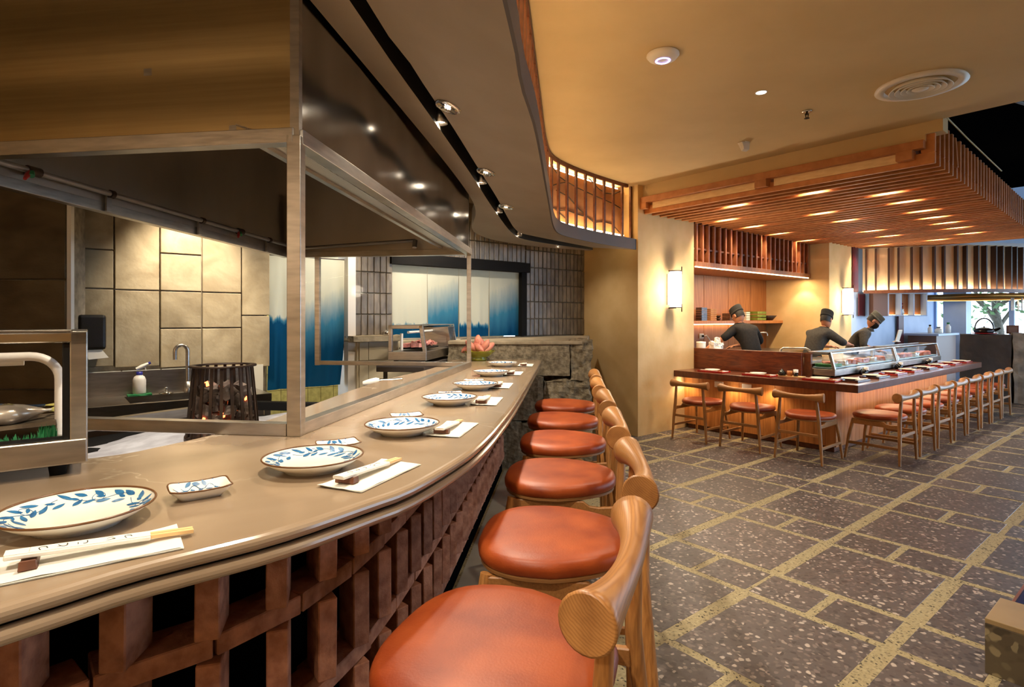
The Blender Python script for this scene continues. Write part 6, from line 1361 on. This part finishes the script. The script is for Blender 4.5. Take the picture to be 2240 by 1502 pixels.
MB().lathe([(.13, .0), (.19, .01), (.19, .02), (.13, .015)], (0, 0, 0), 20).build('trivet', M['tray'], tpt)
bx_ = thing('picture_stand', 'small brown picture stand on top of the grey stone', 'picture', (8.83, 10.0, 1.185), -.6); MB().box((0, 0, .075), (.17, .03, .15)).build('frame', M['restwood'], bx_, bevel=.004); MB().box((0, -.018, .075), (.12, .004, .10)).build('panel', M['brownlam'], bx_)

# ---------------------------------------------------------------- conglomerate block and blue slab at the lower right
tb_ = thing('terrazzo_bench', 'low dark terrazzo block with a tan top at the lower right corner', 'bench', R(-1.9, -3.2, 0))
MB().prism([R(-1.665, -3.36), R(-1.665, -3.09), R(-3.2, -3.09), R(-3.2, -3.36)], 0, .205).build('body', M['plinthst'], tb_, world=True, bevel=.002)
MB().prism([R(-1.665, -3.36), R(-1.665, -3.09), R(-3.2, -3.09), R(-3.2, -3.36)], .205, .225).build('top', mat('tan_stone', C(150, 128, 92), C(134, 112, 78), .4, ns=4), tb_, world=True, bevel=.002)
bs_ = thing('blue_slab', 'glossy dark blue slab with a copper edge behind the terrazzo block', 'slab', R(-1.9, -2.8, 0))
MB().prism([R(-1.70, -3.085), R(-1.70, -2.55), R(-3.2, -2.55), R(-3.2, -3.085)], 0, .19).build('body', mat('blue_glass_tile', C(34, 52, 92), C(26, 40, 76), .1, ns=5, coat=.5), bs_, world=True)
MB().prism([R(-1.69, -3.085), R(-1.69, -2.545), R(-1.70, -2.545), R(-1.70, -3.085)], 0, .194).build('edge_trim', mat('copper', C(170, 100, 60), rough=.35, metal=.8), bs_, world=True)

bgp = thing('plastic_bag', 'crumpled translucent white bag under the first chef\'s left hand', 'bag', (2.95, 8.2, .93))
MB().rough((0, 0, .10), (.16, .12, .16), .3, 8, .04, 11, 3).build('bag', M['whitep'], bgp); MB().rough((.02, 0, .21), (.07, .05, .08), .2, 5, .03, 16, 5).build('neck', M['whitep'], bgp)
# ---------------------------------------------------------------- added fill: spots at ceiling height, then glowing cylinders on the rear wall
for x, y in ((2.6, .6), (4.6, 2.2), (2.0, -1.4), (4.4, -.8), (-3.4, -1.4), (-1.6, -2.0), (-4.2, 1.0), (1.15, 1.5), (1.2, 3.3)):
    light('ceiling_and_fill_spot', 'SPOT', (x, y, 3.05), 40 if x > 1.5 or x < 0 else 36, NEUT, (0, 0, 0), spot_size=1.7 if x > 1.5 else 2.1, spot_blend=.8, shadow_soft_size=.04)
for x, y in ((-3.2, -3.05), (-1.0, -3.05), (-5.0, -3.05)):  # added out of view so the hood front has warm light to reflect
    d = thing('rear_fill_lamp', 'added fill lamp on the unseen rear wall, %s' % ('middle', 'nearest the counter side', 'farthest left')[int(x > -3) + 2*int(x < -4)], 'sconce', (x, y, 2.3), 0, 'added fill lamps on the rear wall')
    MB().lathe([(.001, -.2), (.08, -.2), (.08, .2), (.001, .2)], (0, 0, 0), 16).build('shade', M['sconce'], d); MB().box((0, -.09, 0), (.12, .03, .42)).build('back_plate', M['iron'], d)
    light('rear_fill_light', 'POINT', (x, y+.2, 2.3), 22 if x < -4 else 9, WARM2, shadow_soft_size=.1)
